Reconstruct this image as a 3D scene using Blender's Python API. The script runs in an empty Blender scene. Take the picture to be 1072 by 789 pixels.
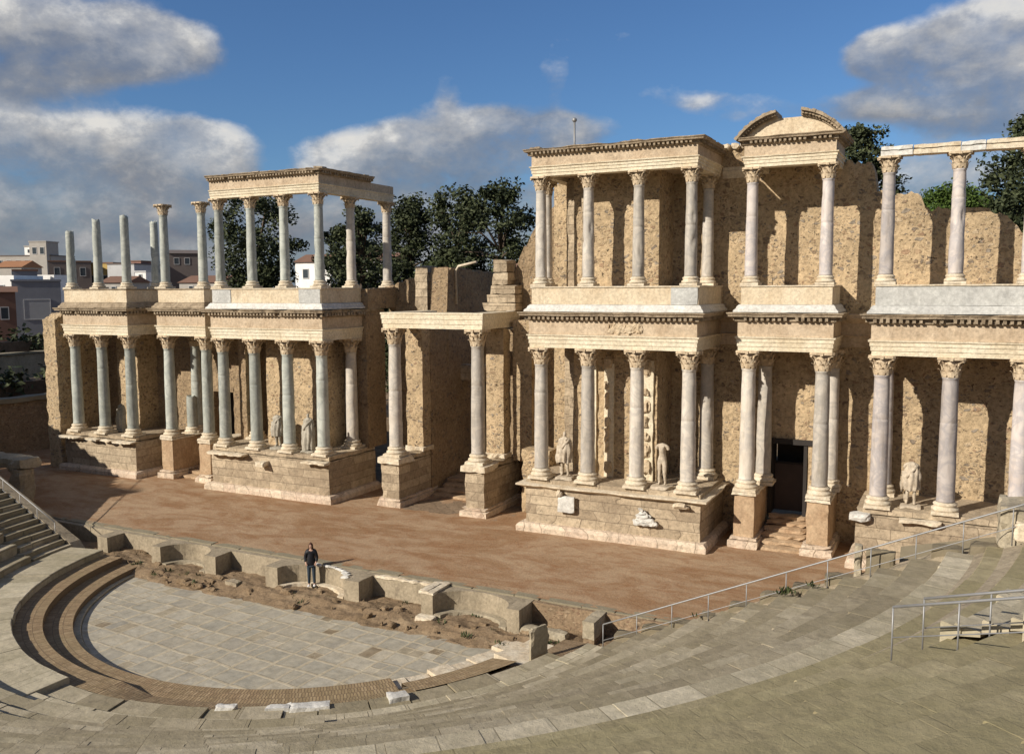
import bpy, bmesh, math, random
from mathutils import Vector, Matrix, noise as mnoise
import numpy as np
random.seed(7)
sc = bpy.context.scene
COL = sc.collection
PI = math.pi
R_ = math.radians

# ---------------------------------------------------------------- materials
def new_mat(name, rough=0.85):
    m = bpy.data.materials.new(name); m.use_nodes = True
    nt = m.node_tree; b = nt.nodes['Principled BSDF']
    b.inputs['Roughness'].default_value = rough
    b.inputs['Specular IOR Level'].default_value = 0.25
    return m, nt, b
def nd(nt, t, **kw):
    n = nt.nodes.new(t)
    for k, v in kw.items():
        if k in ('ins',):
            for a, c in v.items(): n.inputs[a].default_value = c
        else: setattr(n, k, v)
    return n
def lk(nt, a, b): nt.links.new(a, b)
def ramp(nt, fac, stops, interp='LINEAR'):
    r = nd(nt, 'ShaderNodeValToRGB'); r.color_ramp.interpolation = interp
    e = r.color_ramp.elements
    while len(e) < len(stops): e.new(0.5)
    for el, (p, c) in zip(e, stops):
        el.position = p; el.color = (c[0], c[1], c[2], 1) if hasattr(c, '__len__') else (c, c, c, 1)
    lk(nt, fac, r.inputs[0]); return r.outputs[0]
def mix(nt, fac, a, b, mode='MIX'):
    n = nd(nt, 'ShaderNodeMix', data_type='RGBA', blend_type=mode)
    for s, v in ((n.inputs[0], fac), (n.inputs[6], a), (n.inputs[7], b)):
        if isinstance(v, (int, float)): s.default_value = v
        elif isinstance(v, tuple): s.default_value = (v[0], v[1], v[2], 1)
        else: lk(nt, v, s)
    return n.outputs[2]
def math_(nt, op, a, b=0.0, c=None, clamp=False):
    n = nd(nt, 'ShaderNodeMath', operation=op); n.use_clamp = clamp
    for i, v in enumerate((a, b) if c is None else (a, b, c)):
        if isinstance(v, (int, float)): n.inputs[i].default_value = v
        else: lk(nt, v, n.inputs[i])
    return n.outputs[0]
def wpos(nt): return nd(nt, 'ShaderNodeNewGeometry').outputs['Position']
def scaled(nt, vec, s):
    n = nd(nt, 'ShaderNodeVectorMath', operation='MULTIPLY'); lk(nt, vec, n.inputs[0]); n.inputs[1].default_value = s
    return n.outputs[0]
def noise(nt, vec, scale, detail=5, rough=0.55, dist=0.0):
    n = nd(nt, 'ShaderNodeTexNoise'); lk(nt, vec, n.inputs['Vector'])
    n.inputs['Scale'].default_value = scale; n.inputs['Detail'].default_value = detail
    n.inputs['Roughness'].default_value = rough; n.inputs['Distortion'].default_value = dist
    return n.outputs['Fac']
def bump(nt, b, h, strength=0.5, dist=0.05):
    n = nd(nt, 'ShaderNodeBump'); n.inputs['Strength'].default_value = strength; n.inputs['Distance'].default_value = dist
    lk(nt, h, n.inputs['Height']); lk(nt, n.outputs[0], b.inputs['Normal'])
def setcol(nt, b, c): lk(nt, c, b.inputs['Base Color'])

def mat_stone(name, c1, c2, stain=(0.10, 0.08, 0.06), stain_amt=0.35, sc1=0.9, rough=0.9, bs=0.6):
    m, nt, b = new_mat(name, rough); p = wpos(nt)
    c = ramp(nt, noise(nt, p, sc1, 6, 0.6), [(0.32, c1), (0.66, c2)])
    g = ramp(nt, noise(nt, p, 9, 6, 0.65), [(0.3, 0.72), (0.7, 1.15)])
    c = mix(nt, 1.0, c, g, 'MULTIPLY')
    st = noise(nt, scaled(nt, p, (1.6, 1.6, 0.55)), 1.7, 7, 0.68, 0.6)
    sf = ramp(nt, st, [(0.54, 0.0), (0.72, stain_amt)])
    c = mix(nt, sf, c, stain)
    pit = noise(nt, p, 26, 3, 0.6)
    pf = ramp(nt, pit, [(0.62, 0.0), (0.72, 0.5)])
    c = mix(nt, pf, c, tuple(x * 0.5 for x in c1))
    setcol(nt, b, c)
    h = math_(nt, 'ADD', noise(nt, p, 6, 8, 0.7), math_(nt, 'MULTIPLY', pf, -0.6))
    bump(nt, b, h, bs, 0.05)
    return m

def mat_marble(name, c1, c2, vein, rough=0.55):
    m, nt, b = new_mat(name, rough); p = wpos(nt)
    oi = nd(nt, 'ShaderNodeObjectInfo')
    off = nd(nt, 'ShaderNodeVectorMath', operation='MULTIPLY_ADD')
    comb = nd(nt, 'ShaderNodeCombineXYZ'); lk(nt, oi.outputs['Random'], comb.inputs[0]); lk(nt, oi.outputs['Random'], comb.inputs[2])
    lk(nt, comb.outputs[0], off.inputs[0]); off.inputs[1].default_value = (37, 0, 53); lk(nt, p, off.inputs[2])
    q = off.outputs[0]
    c = ramp(nt, noise(nt, scaled(nt, q, (1, 1, 0.7)), 1.6, 6, 0.6, 0.8), [(0.3, c1), (0.7, c2)])
    v = noise(nt, scaled(nt, q, (0.8, 0.8, 0.9)), 1.3, 5, 0.55, 1.6)
    vf = ramp(nt, math_(nt, 'ABSOLUTE', math_(nt, 'SUBTRACT', v, 0.5)), [(0.0, 0.7), (0.09, 0.0)])
    c = mix(nt, vf, c, vein)
    st = ramp(nt, noise(nt, scaled(nt, q, (2.5, 2.5, 0.4)), 2.0, 6, 0.65), [(0.5, 0.0), (0.75, 0.6)])
    c = mix(nt, st, c, tuple(0.62 * x for x in (c1[0], c1[1] * 0.96, c1[2] * 0.86)))
    br = math_(nt, 'MULTIPLY_ADD', oi.outputs['Random'], 0.34, 0.74)
    c = mix(nt, 1.0, c, br, 'MULTIPLY')
    # drum joints
    setcol(nt, b, c); bump(nt, b, noise(nt, q, 12, 6, 0.7), 0.25, 0.02)
    return m

def mat_ashlar(name, c1, c2, mortar, bw=0.95, bh=0.42, rough=0.92, stain=0.45):
    m, nt, b = new_mat(name, rough); p = wpos(nt)
    sp = nd(nt, 'ShaderNodeSeparateXYZ'); lk(nt, p, sp.inputs[0])
    wob = noise(nt, p, 1.3, 3, 0.5)
    wob2 = noise(nt, p, 0.55, 2, 0.5)
    u = math_(nt, 'ADD', math_(nt, 'ADD', sp.outputs[0], sp.outputs[1]), math_(nt, 'ADD', math_(nt, 'MULTIPLY', wob, 0.35), math_(nt, 'MULTIPLY', wob2, 1.6)))
    v = math_(nt, 'ADD', sp.outputs[2], math_(nt, 'MULTIPLY', wob, 0.06))
    cv = nd(nt, 'ShaderNodeCombineXYZ'); lk(nt, u, cv.inputs[0]); lk(nt, v, cv.inputs[1])
    br = nd(nt, 'ShaderNodeTexBrick'); lk(nt, cv.outputs[0], br.inputs['Vector'])
    for k, val in (('Scale', 1.0), ('Mortar Size', 0.012), ('Mortar Smooth', 0.3), ('Bias', 0.0), ('Brick Width', bw), ('Row Height', bh)): br.inputs[k].default_value = val
    br.inputs['Color1'].default_value = (*c1, 1); br.inputs['Color2'].default_value = (*c2, 1); br.inputs['Mortar'].default_value = (*mortar, 1)
    g = ramp(nt, noise(nt, p, 5, 8, 0.76), [(0.28, 0.5), (0.52, 1.0), (0.74, 1.28)])
    c = mix(nt, 1.0, br.outputs['Color'], g, 'MULTIPLY')
    sf = ramp(nt, noise(nt, p, 0.9, 7, 0.7, 0.5), [(0.5, 0.0), (0.7, stain)])
    c = mix(nt, sf, c, (0.27, 0.21, 0.145))
    pf = ramp(nt, noise(nt, p, 16, 4, 0.65), [(0.6, 0.0), (0.72, 0.6)])
    c = mix(nt, pf, c, (0.12, 0.09, 0.06))
    setcol(nt, b, c)
    h = math_(nt, 'SUBTRACT', noise(nt, p, 5, 8, 0.7), math_(nt, 'ADD', math_(nt, 'MULTIPLY', br.outputs['Fac'], 0.5), math_(nt, 'MULTIPLY', pf, 0.3)))
    bump(nt, b, h, 0.75, 0.07)
    return m

def mat_rubble(name, cols, mortar, scale=3.0, mort_w=0.09, rough=0.95, bs=0.55):
    """random stones of varied size set in plenty of mortar"""
    m, nt, b = new_mat(name, rough); p = wpos(nt)
    nz = nd(nt, 'ShaderNodeTexNoise'); lk(nt, p, nz.inputs['Vector']); nz.inputs['Scale'].default_value = 3.0; nz.inputs['Detail'].default_value = 4
    w = nd(nt, 'ShaderNodeVectorMath', operation='MULTIPLY_ADD'); lk(nt, nz.outputs['Color'], w.inputs[0]); w.inputs[1].default_value = (0.30, 0.30, 0.22); lk(nt, p, w.inputs[2])
    mo = mix(nt, noise(nt, p, 1.1, 8, 0.7, 0.4), tuple(0.66 * x for x in mortar), tuple(min(1, 1.28 * x) for x in mortar))
    c = mo; hsum = None
    for k, (s_, thr, lo) in enumerate(((scale, 0.07, 0.24), (scale * 2.1, 0.085, 0.42))):
        q = scaled(nt, w.outputs[0], (1, 1, 1.55))
        vo = nd(nt, 'ShaderNodeTexVoronoi', feature='F1'); lk(nt, q, vo.inputs['Vector']); vo.inputs['Scale'].default_value = s_
        ve = nd(nt, 'ShaderNodeTexVoronoi', feature='DISTANCE_TO_EDGE'); lk(nt, q, ve.inputs['Vector']); ve.inputs['Scale'].default_value = s_
        sp = nd(nt, 'ShaderNodeSeparateColor'); lk(nt, vo.outputs['Color'], sp.inputs[0])
        n = len(cols); sc_ = ramp(nt, sp.outputs[0], [(i / n, cc) for i, cc in enumerate(cols)], 'CONSTANT')
        th = math_(nt, 'MULTIPLY_ADD', sp.outputs[1], 0.14, thr + mort_w * .4)
        e = math_(nt, 'DIVIDE', math_(nt, 'SUBTRACT', ve.outputs['Distance'], th), 0.05, clamp=True)
        pres = math_(nt, 'GREATER_THAN', sp.outputs[2], math_(nt, 'MULTIPLY_ADD', ramp(nt, noise(nt, scaled(nt, p, (1, 1, 1.6)), .55, 5, .6), [(.38, 0.0), (.62, 1.0)]), .75, lo * .5))
        f = math_(nt, 'MULTIPLY', math_(nt, 'MULTIPLY', e, pres), 0.85)
        c = mix(nt, f, c, sc_)
        hsum = f if hsum is None else math_(nt, 'ADD', hsum, math_(nt, 'MULTIPLY', f, .6))
    g = ramp(nt, noise(nt, p, 7, 9, 0.78), [(0.30, 0.48), (0.52, 1.0), (0.72, 1.30)])
    c = mix(nt, 1.0, c, g, 'MULTIPLY')
    lg = ramp(nt, noise(nt, p, 0.45, 6, 0.65), [(0.3, 0.80), (0.7, 1.12)])
    c = mix(nt, 1.0, c, lg, 'MULTIPLY')
    hol = ramp(nt, noise(nt, p, 5.8, 4, 0.6), [(0.66, 0.0), (0.70, 0.85)])
    c = mix(nt, hol, c, (0.05, 0.035, 0.025))
    setcol(nt, b, c)
    h = math_(nt, 'ADD', math_(nt, 'MULTIPLY', hsum, .55), math_(nt, 'MULTIPLY', noise(nt, p, 7, 8, 0.75), 1.0))
    h = math_(nt, 'SUBTRACT', h, hol)
    bump(nt, b, h, bs, 0.07)
    return m

def mat_ground(name, cols, sc1=0.35, rough=0.97, bs=0.5):
    m, nt, b = new_mat(name, rough); p = wpos(nt)
    c = ramp(nt, noise(nt, scaled(nt, p, (0.7, 1.5, 1)), sc1, 8, 0.62, 0.8), [(0.3, cols[0]), (0.5, cols[1]), (0.7, cols[2])])
    g = ramp(nt, noise(nt, p, 14, 8, 0.75), [(0.3, 0.75), (0.7, 1.2)])
    c = mix(nt, 1.0, c, g, 'MULTIPLY')
    pb = ramp(nt, noise(nt, p, 45, 2, 0.5), [(0.66, 0.0), (0.72, 0.6)])
    c = mix(nt, pb, c, tuple(min(1, 1.7 * x) for x in cols[2]))
    setcol(nt, b, c); bump(nt, b, noise(nt, p, 10, 8, 0.75), bs, 0.06)
    return m

def mat_uvslab(name, cols, mortar, mort=0.015, w=1.0, h=1.0, lichen=None, lich_amt=0.5, rough=0.93, offset=0.5, fine=1.0):
    """slabs laid along a curve: UV metres"""
    m, nt, b = new_mat(name, rough); p = wpos(nt)
    uv = nd(nt, 'ShaderNodeUVMap').outputs[0]
    br = nd(nt, 'ShaderNodeTexBrick'); lk(nt, uv, br.inputs['Vector']); br.offset = offset
    for k, val in (('Scale', 1.0), ('Mortar Size', mort), ('Mortar Smooth', 0.2), ('Bias', 0.0), ('Brick Width', w), ('Row Height', h)): br.inputs[k].default_value = val
    br.inputs['Color1'].default_value = (0, 0, 0, 1); br.inputs['Color2'].default_value = (1, 1, 1, 1); br.inputs['Mortar'].default_value = (0.5, 0.5, 0.5, 1)
    n = len(cols)
    c = ramp(nt, br.outputs['Color'], [((i + 0.5) / n, cc) for i, cc in enumerate(cols)])
    g = ramp(nt, noise(nt, p, 3.5 * fine, 8, 0.7), [(0.28, 0.66), (0.72, 1.22)])
    c = mix(nt, 1.0, c, g, 'MULTIPLY')
    if lichen:
        lf = ramp(nt, noise(nt, p, 0.55, 8, 0.68, 0.4), [(0.40, 0.0), (0.66, lich_amt)])
        c = mix(nt, lf, c, lichen)
    c = mix(nt, math_(nt, 'MULTIPLY', br.outputs['Fac'], 0.8), c, mortar)
    setcol(nt, b, c)
    hh = math_(nt, 'SUBTRACT', noise(nt, p, 7, 8, 0.72), math_(nt, 'MULTIPLY', br.outputs['Fac'], 0.6))
    bump(nt, b, hh, 0.6, 0.05)
    return m

def mat_plain(name, c, rough=0.6, metal=0.0, var=0.12, sc1=3.0):
    m, nt, b = new_mat(name, rough); p = wpos(nt); b.inputs['Metallic'].default_value = metal
    k = ramp(nt, noise(nt, p, sc1, 6, 0.65), [(0.3, 1 - var), (0.7, 1 + var)])
    setcol(nt, b, mix(nt, 1.0, c, k, 'MULTIPLY')); return m

def mat_leaf(name, dark, light):
    m, nt, b = new_mat(name, 0.7); p = wpos(nt)
    g = nd(nt, 'ShaderNodeNewGeometry')
    rnd = g.outputs['Random Per Island']
    c = ramp(nt, math_(nt, 'ADD', math_(nt, 'MULTIPLY', rnd, 0.5), math_(nt, 'MULTIPLY', noise(nt, p, 0.5, 4, 0.6), 0.6)), [(0.3, dark), (0.8, light)])
    setcol(nt, b, c)
    b.inputs['Transmission Weight'].default_value = 0.0
    return m

M = {}
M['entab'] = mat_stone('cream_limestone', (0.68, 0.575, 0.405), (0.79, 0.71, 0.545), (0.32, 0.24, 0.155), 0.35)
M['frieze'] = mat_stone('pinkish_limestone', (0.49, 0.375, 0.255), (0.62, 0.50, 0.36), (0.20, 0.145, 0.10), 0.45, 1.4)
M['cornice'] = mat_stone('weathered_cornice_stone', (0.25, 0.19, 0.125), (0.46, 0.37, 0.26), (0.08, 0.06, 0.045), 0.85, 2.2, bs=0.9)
M['cap'] = mat_stone('capital_stone', (0.50, 0.38, 0.245), (0.68, 0.56, 0.40), (0.22, 0.16, 0.10), 0.45, 4.0)
M['base'] = mat_stone('base_stone', (0.60, 0.49, 0.345), (0.74, 0.66, 0.52), (0.30, 0.24, 0.17), 0.4, 2.5)
M['white'] = mat_stone('white_marble_slab', (0.56, 0.545, 0.50), (0.70, 0.68, 0.63), (0.33, 0.31, 0.28), 0.4, 1.6, 0.6, 0.3)
M['greymarble'] = mat_stone('grey_marble_slab', (0.44, 0.435, 0.41), (0.57, 0.565, 0.53), (0.30, 0.285, 0.26), 0.45, 1.6, 0.6, 0.3)
M['panel'] = mat_stone('buff_panel_stone', (0.63, 0.505, 0.345), (0.73, 0.625, 0.46), (0.36, 0.25, 0.15), 0.45, 1.1)
M['shaft'] = mat_marble('grey_white_marble', (0.55, 0.495, 0.42), (0.71, 0.65, 0.565), (0.44, 0.415, 0.38))
M['shaft2'] = mat_marble('blue_green_marble', (0.43, 0.45, 0.40), (0.57, 0.585, 0.525), (0.34, 0.365, 0.34))
M['shaft3'] = mat_marble('pink_grey_marble', (0.51, 0.45, 0.415), (0.67, 0.61, 0.565), (0.40, 0.38, 0.39))
M['ashlar'] = mat_ashlar('tan_ashlar', (0.34, 0.268, 0.185), (0.54, 0.44, 0.31), (0.25, 0.195, 0.135), 1.05, .40, stain=.75)
M['ped'] = mat_stone('pedestal_stone', (0.40, 0.27, 0.165), (0.53, 0.39, 0.25), (0.24, 0.17, 0.11), 0.5, 1.6)
M['plinth'] = mat_ashlar('pale_plinth', (0.60, 0.47, 0.36), (0.70, 0.58, 0.44), (0.36, 0.28, 0.20), 0.8, 0.5)
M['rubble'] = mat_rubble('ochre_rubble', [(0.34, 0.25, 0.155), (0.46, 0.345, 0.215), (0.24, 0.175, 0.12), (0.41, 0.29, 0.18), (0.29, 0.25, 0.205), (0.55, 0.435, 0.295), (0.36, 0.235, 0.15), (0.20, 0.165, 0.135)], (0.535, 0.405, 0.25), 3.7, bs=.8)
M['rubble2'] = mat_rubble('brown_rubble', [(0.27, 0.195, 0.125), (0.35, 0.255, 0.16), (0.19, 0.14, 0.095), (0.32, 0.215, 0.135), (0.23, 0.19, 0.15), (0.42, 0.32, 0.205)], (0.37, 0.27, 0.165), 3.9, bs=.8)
M['brickrub'] = mat_rubble('reddish_core', [(0.30, 0.19, 0.12), (0.36, 0.25, 0.16), (0.22, 0.14, 0.09), (0.40, 0.30, 0.20)], (0.30, 0.215, 0.135), 4.5)
M['pulp'] = mat_stone('weathered_pulpitum_stone', (0.30, 0.25, 0.175), (0.42, 0.35, 0.25), (0.12, 0.095, 0.07), 0.6, 1.2)
M['pulptop'] = mat_stone('pulpitum_coping_stone', (0.34, 0.29, 0.205), (0.45, 0.39, 0.285), (0.20, 0.165, 0.12), 0.5, 1.2)
def mat_earth():
    m, nt, b = new_mat('stage_earth', 0.97); p = wpos(nt)
    c = ramp(nt, noise(nt, scaled(nt, p, (0.55, 1.2, 1)), 0.42, 7, 0.66, 1.2), [(0.30, (0.27, 0.155, 0.078)), (0.45, (0.335, 0.21, 0.118)), (0.55, (0.405, 0.28, 0.175)), (0.72, (0.45, 0.32, 0.20))])
    r2 = ramp(nt, noise(nt, scaled(nt, p, (0.8, 1.4, 1)), 1.1, 8, 0.7, 0.6), [(0.46, 0.0), (0.66, 0.65)])
    c = mix(nt, r2, c, (0.26, 0.125, 0.055))
    g = ramp(nt, noise(nt, p, 13, 8, 0.78), [(0.28, 0.72), (0.72, 1.22)])
    c = mix(nt, 1.0, c, g, 'MULTIPLY')
    pb = ramp(nt, noise(nt, p, 40, 2, 0.5), [(0.68, 0.0), (0.74, 0.6)])
    c = mix(nt, pb, c, (0.55, 0.44, 0.32))
    setcol(nt, b, c); bump(nt, b, noise(nt, p, 9, 8, 0.78), 0.55, 0.06); return m
M['earth'] = mat_earth()
M['dirt'] = mat_ground('brown_dirt', ((0.15, 0.105, 0.062), (0.235, 0.165, 0.10), (0.33, 0.245, 0.155)), 1.2, bs=0.9)
M['brick'] = mat_uvslab('brown_brick_paving', [(0.29, 0.20, 0.115), (0.38, 0.265, 0.155), (0.33, 0.235, 0.135), (0.44, 0.32, 0.195)], (0.18, 0.13, 0.08), 0.014, 0.085, 0.30, (0.30, 0.245, 0.13), 0.45, fine=2)
M['seat'] = mat_uvslab('grey_seat_stone', [(0.285, 0.242, 0.165), (0.37, 0.318, 0.222), (0.325, 0.277, 0.192), (0.45, 0.392, 0.285)], (0.19, 0.158, 0.105), 0.010, 1.15, 1.0, (0.245, 0.21, 0.125), 0.55)
M['seat2'] = mat_uvslab('olive_upper_seat_stone', [(0.30, 0.255, 0.15), (0.34, 0.29, 0.172), (0.32, 0.272, 0.16), (0.38, 0.325, 0.2)], (0.20, 0.17, 0.10), 0.010, 1.1, 1.0, (0.28, 0.248, 0.128), 0.5)
M['walk'] = mat_uvslab('pale_walkway_stone', [(0.42, 0.365, 0.26), (0.52, 0.455, 0.33), (0.46, 0.40, 0.29), (0.57, 0.505, 0.375)], (0.22, 0.19, 0.13), 0.012, 0.9, 1.4, (0.26, 0.235, 0.14), 0.4)
M['iron'] = mat_plain('galvanised_rail', (0.30, 0.30, 0.30), 0.5, 0.4)
M['darkdoor'] = mat_plain('dark_timber_and_shade', (0.035, 0.03, 0.027), 0.8)  # also colours the panels that stand for shaded door interiors
M['gate'] = mat_plain('brown_gate_panel', (0.085, 0.062, 0.05), 0.7)
M['leafd'] = mat_leaf('dark_pine_leaves', (0.014, 0.022, 0.010), (0.085, 0.10, 0.044))
M['leafm'] = mat_leaf('mid_green_leaves', (0.022, 0.034, 0.012), (0.075, 0.092, 0.032))
M['leafb'] = mat_leaf('bright_pine_leaves', (0.035, 0.065, 0.012), (0.10, 0.155, 0.03))
M['bark'] = mat_plain('bark', (0.12, 0.09, 0.065), 0.95, 0, 0.3)
M['statue'] = mat_stone('statue_marble', (0.46, 0.38, 0.28), (0.60, 0.52, 0.41), (0.28, 0.22, 0.16), 0.4, 3.0, 0.8, 0.4)
M['statue2'] = mat_stone('grey_statue_marble', (0.36, 0.33, 0.27), (0.48, 0.44, 0.36), (0.20, 0.18, 0.14), 0.45, 3.0, 0.8, 0.4)
M['glass'] = mat_plain('window_glass', (0.05, 0.06, 0.07), 0.15)

# orchestra pavement: grid of marble flags with pale joints
def mat_flags():
    m, nt, b = new_mat('orchestra_marble_flags', 0.6); p = wpos(nt)
    nz = nd(nt, 'ShaderNodeTexNoise'); lk(nt, p, nz.inputs['Vector']); nz.inputs['Scale'].default_value = 1.1
    w = nd(nt, 'ShaderNodeVectorMath', operation='MULTIPLY_ADD'); lk(nt, nz.outputs['Color'], w.inputs[0]); w.inputs[1].default_value = (0.20, 0.20, 0); lk(nt, p, w.inputs[2])
    rot = nd(nt, 'ShaderNodeVectorRotate', rotation_type='Z_AXIS'); lk(nt, w.outputs[0], rot.inputs['Vector']); rot.inputs['Angle'].default_value = R_(4)
    q = scaled(nt, rot.outputs[0], (1 / .90, 1 / .86, 0))
    fl0 = nd(nt, 'ShaderNodeVectorMath', operation='FLOOR'); lk(nt, q, fl0.inputs[0])
    wn0 = nd(nt, 'ShaderNodeTexWhiteNoise', noise_dimensions='2D'); lk(nt, fl0.outputs[0], wn0.inputs['Vector'])
    spl = math_(nt, 'ADD', math_(nt, 'GREATER_THAN', wn0.outputs['Value'], .66), 1.0)
    cs = nd(nt, 'ShaderNodeCombineXYZ'); lk(nt, spl, cs.inputs[0]); lk(nt, math_(nt, 'ADD', math_(nt, 'GREATER_THAN', wn0.outputs['Value'], .80), 1.0), cs.inputs[1])
    qm = nd(nt, 'ShaderNodeVectorMath', operation='MULTIPLY'); lk(nt, q, qm.inputs[0]); lk(nt, cs.outputs[0], qm.inputs[1]); q = qm.outputs[0]
    fl = nd(nt, 'ShaderNodeVectorMath', operation='FLOOR'); lk(nt, q, fl.inputs[0])
    fr = nd(nt, 'ShaderNodeVectorMath', operation='FRACTION'); lk(nt, q, fr.inputs[0])
    wn = nd(nt, 'ShaderNodeTexWhiteNoise', noise_dimensions='2D'); lk(nt, fl.outputs[0], wn.inputs['Vector'])
    c = ramp(nt, wn.outputs['Value'], [(0, (0.375, 0.35, 0.285)), (0.20, (0.41, 0.38, 0.31)), (0.38, (0.46, 0.425, 0.345)), (0.55, (0.35, 0.325, 0.27)), (0.70, (0.49, 0.445, 0.355)), (0.84, (0.37, 0.315, 0.225)), (0.925, (0.20, 0.145, 0.085))], 'CONSTANT')
    sp = nd(nt, 'ShaderNodeSeparateXYZ'); lk(nt, fr.outputs[0], sp.inputs[0])
    def edge(o):
        a = math_(nt, 'SUBTRACT', o, 0.5); return math_(nt, 'ABSOLUTE', a)
    e = math_(nt, 'MAXIMUM', edge(sp.outputs[0]), edge(sp.outputs[1]))
    jf = ramp(nt, math_(nt, 'ADD', e, math_(nt, 'MULTIPLY', noise(nt, p, 5, 5, 0.7), 0.06)), [(0.452, 0.0), (0.482, 1.0)])
    jc = mix(nt, noise(nt, p, 2.5, 5, 0.7), (0.42, 0.35, 0.235), (0.60, 0.52, 0.375))
    c = mix(nt, math_(nt, 'MULTIPLY', jf, 0.9), c, jc)
    # crazed / cracked flags
    vo = nd(nt, 'ShaderNodeTexVoronoi', feature='DISTANCE_TO_EDGE'); lk(nt, p, vo.inputs['Vector']); vo.inputs['Scale'].default_value = 3.5
    wn2 = nd(nt, 'ShaderNodeTexWhiteNoise', noise_dimensions='2D'); o2 = nd(nt, 'ShaderNodeVectorMath', operation='ADD'); lk(nt, fl.outputs[0], o2.inputs[0]); o2.inputs[1].default_value = (17.3, 5.1, 0); lk(nt, o2.outputs[0], wn2.inputs['Vector'])
    ck = math_(nt, 'MULTIPLY', math_(nt, 'LESS_THAN', vo.outputs['Distance'], 0.035), math_(nt, 'GREATER_THAN', wn2.outputs['Value'], 0.55))
    c = mix(nt, math_(nt, 'MULTIPLY', ck, 0.6), c, (0.42, 0.37, 0.28))
    dn = ramp(nt, noise(nt, p, 0.7, 8, 0.72, .5), [(0.40, 0.0), (0.68, 0.6)])
    c = mix(nt, dn, c, (0.50, 0.44, 0.325))
    g = ramp(nt, noise(nt, p, 3.0, 8, 0.74), [(0.26, 0.62), (0.74, 1.25)])
    c = mix(nt, 1.0, c, g, 'MULTIPLY')
    setcol(nt, b, c); bump(nt, b, math_(nt, 'ADD', noise(nt, p, 8, 7, 0.7), jf), 0.35, 0.03)
    return m
M['flags'] = mat_flags()
M['paving'] = mat_ashlar('porch_paving', (0.24, 0.17, 0.11), (0.31, 0.23, 0.155), (0.16, 0.115, 0.075), 0.8, 0.5)

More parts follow.
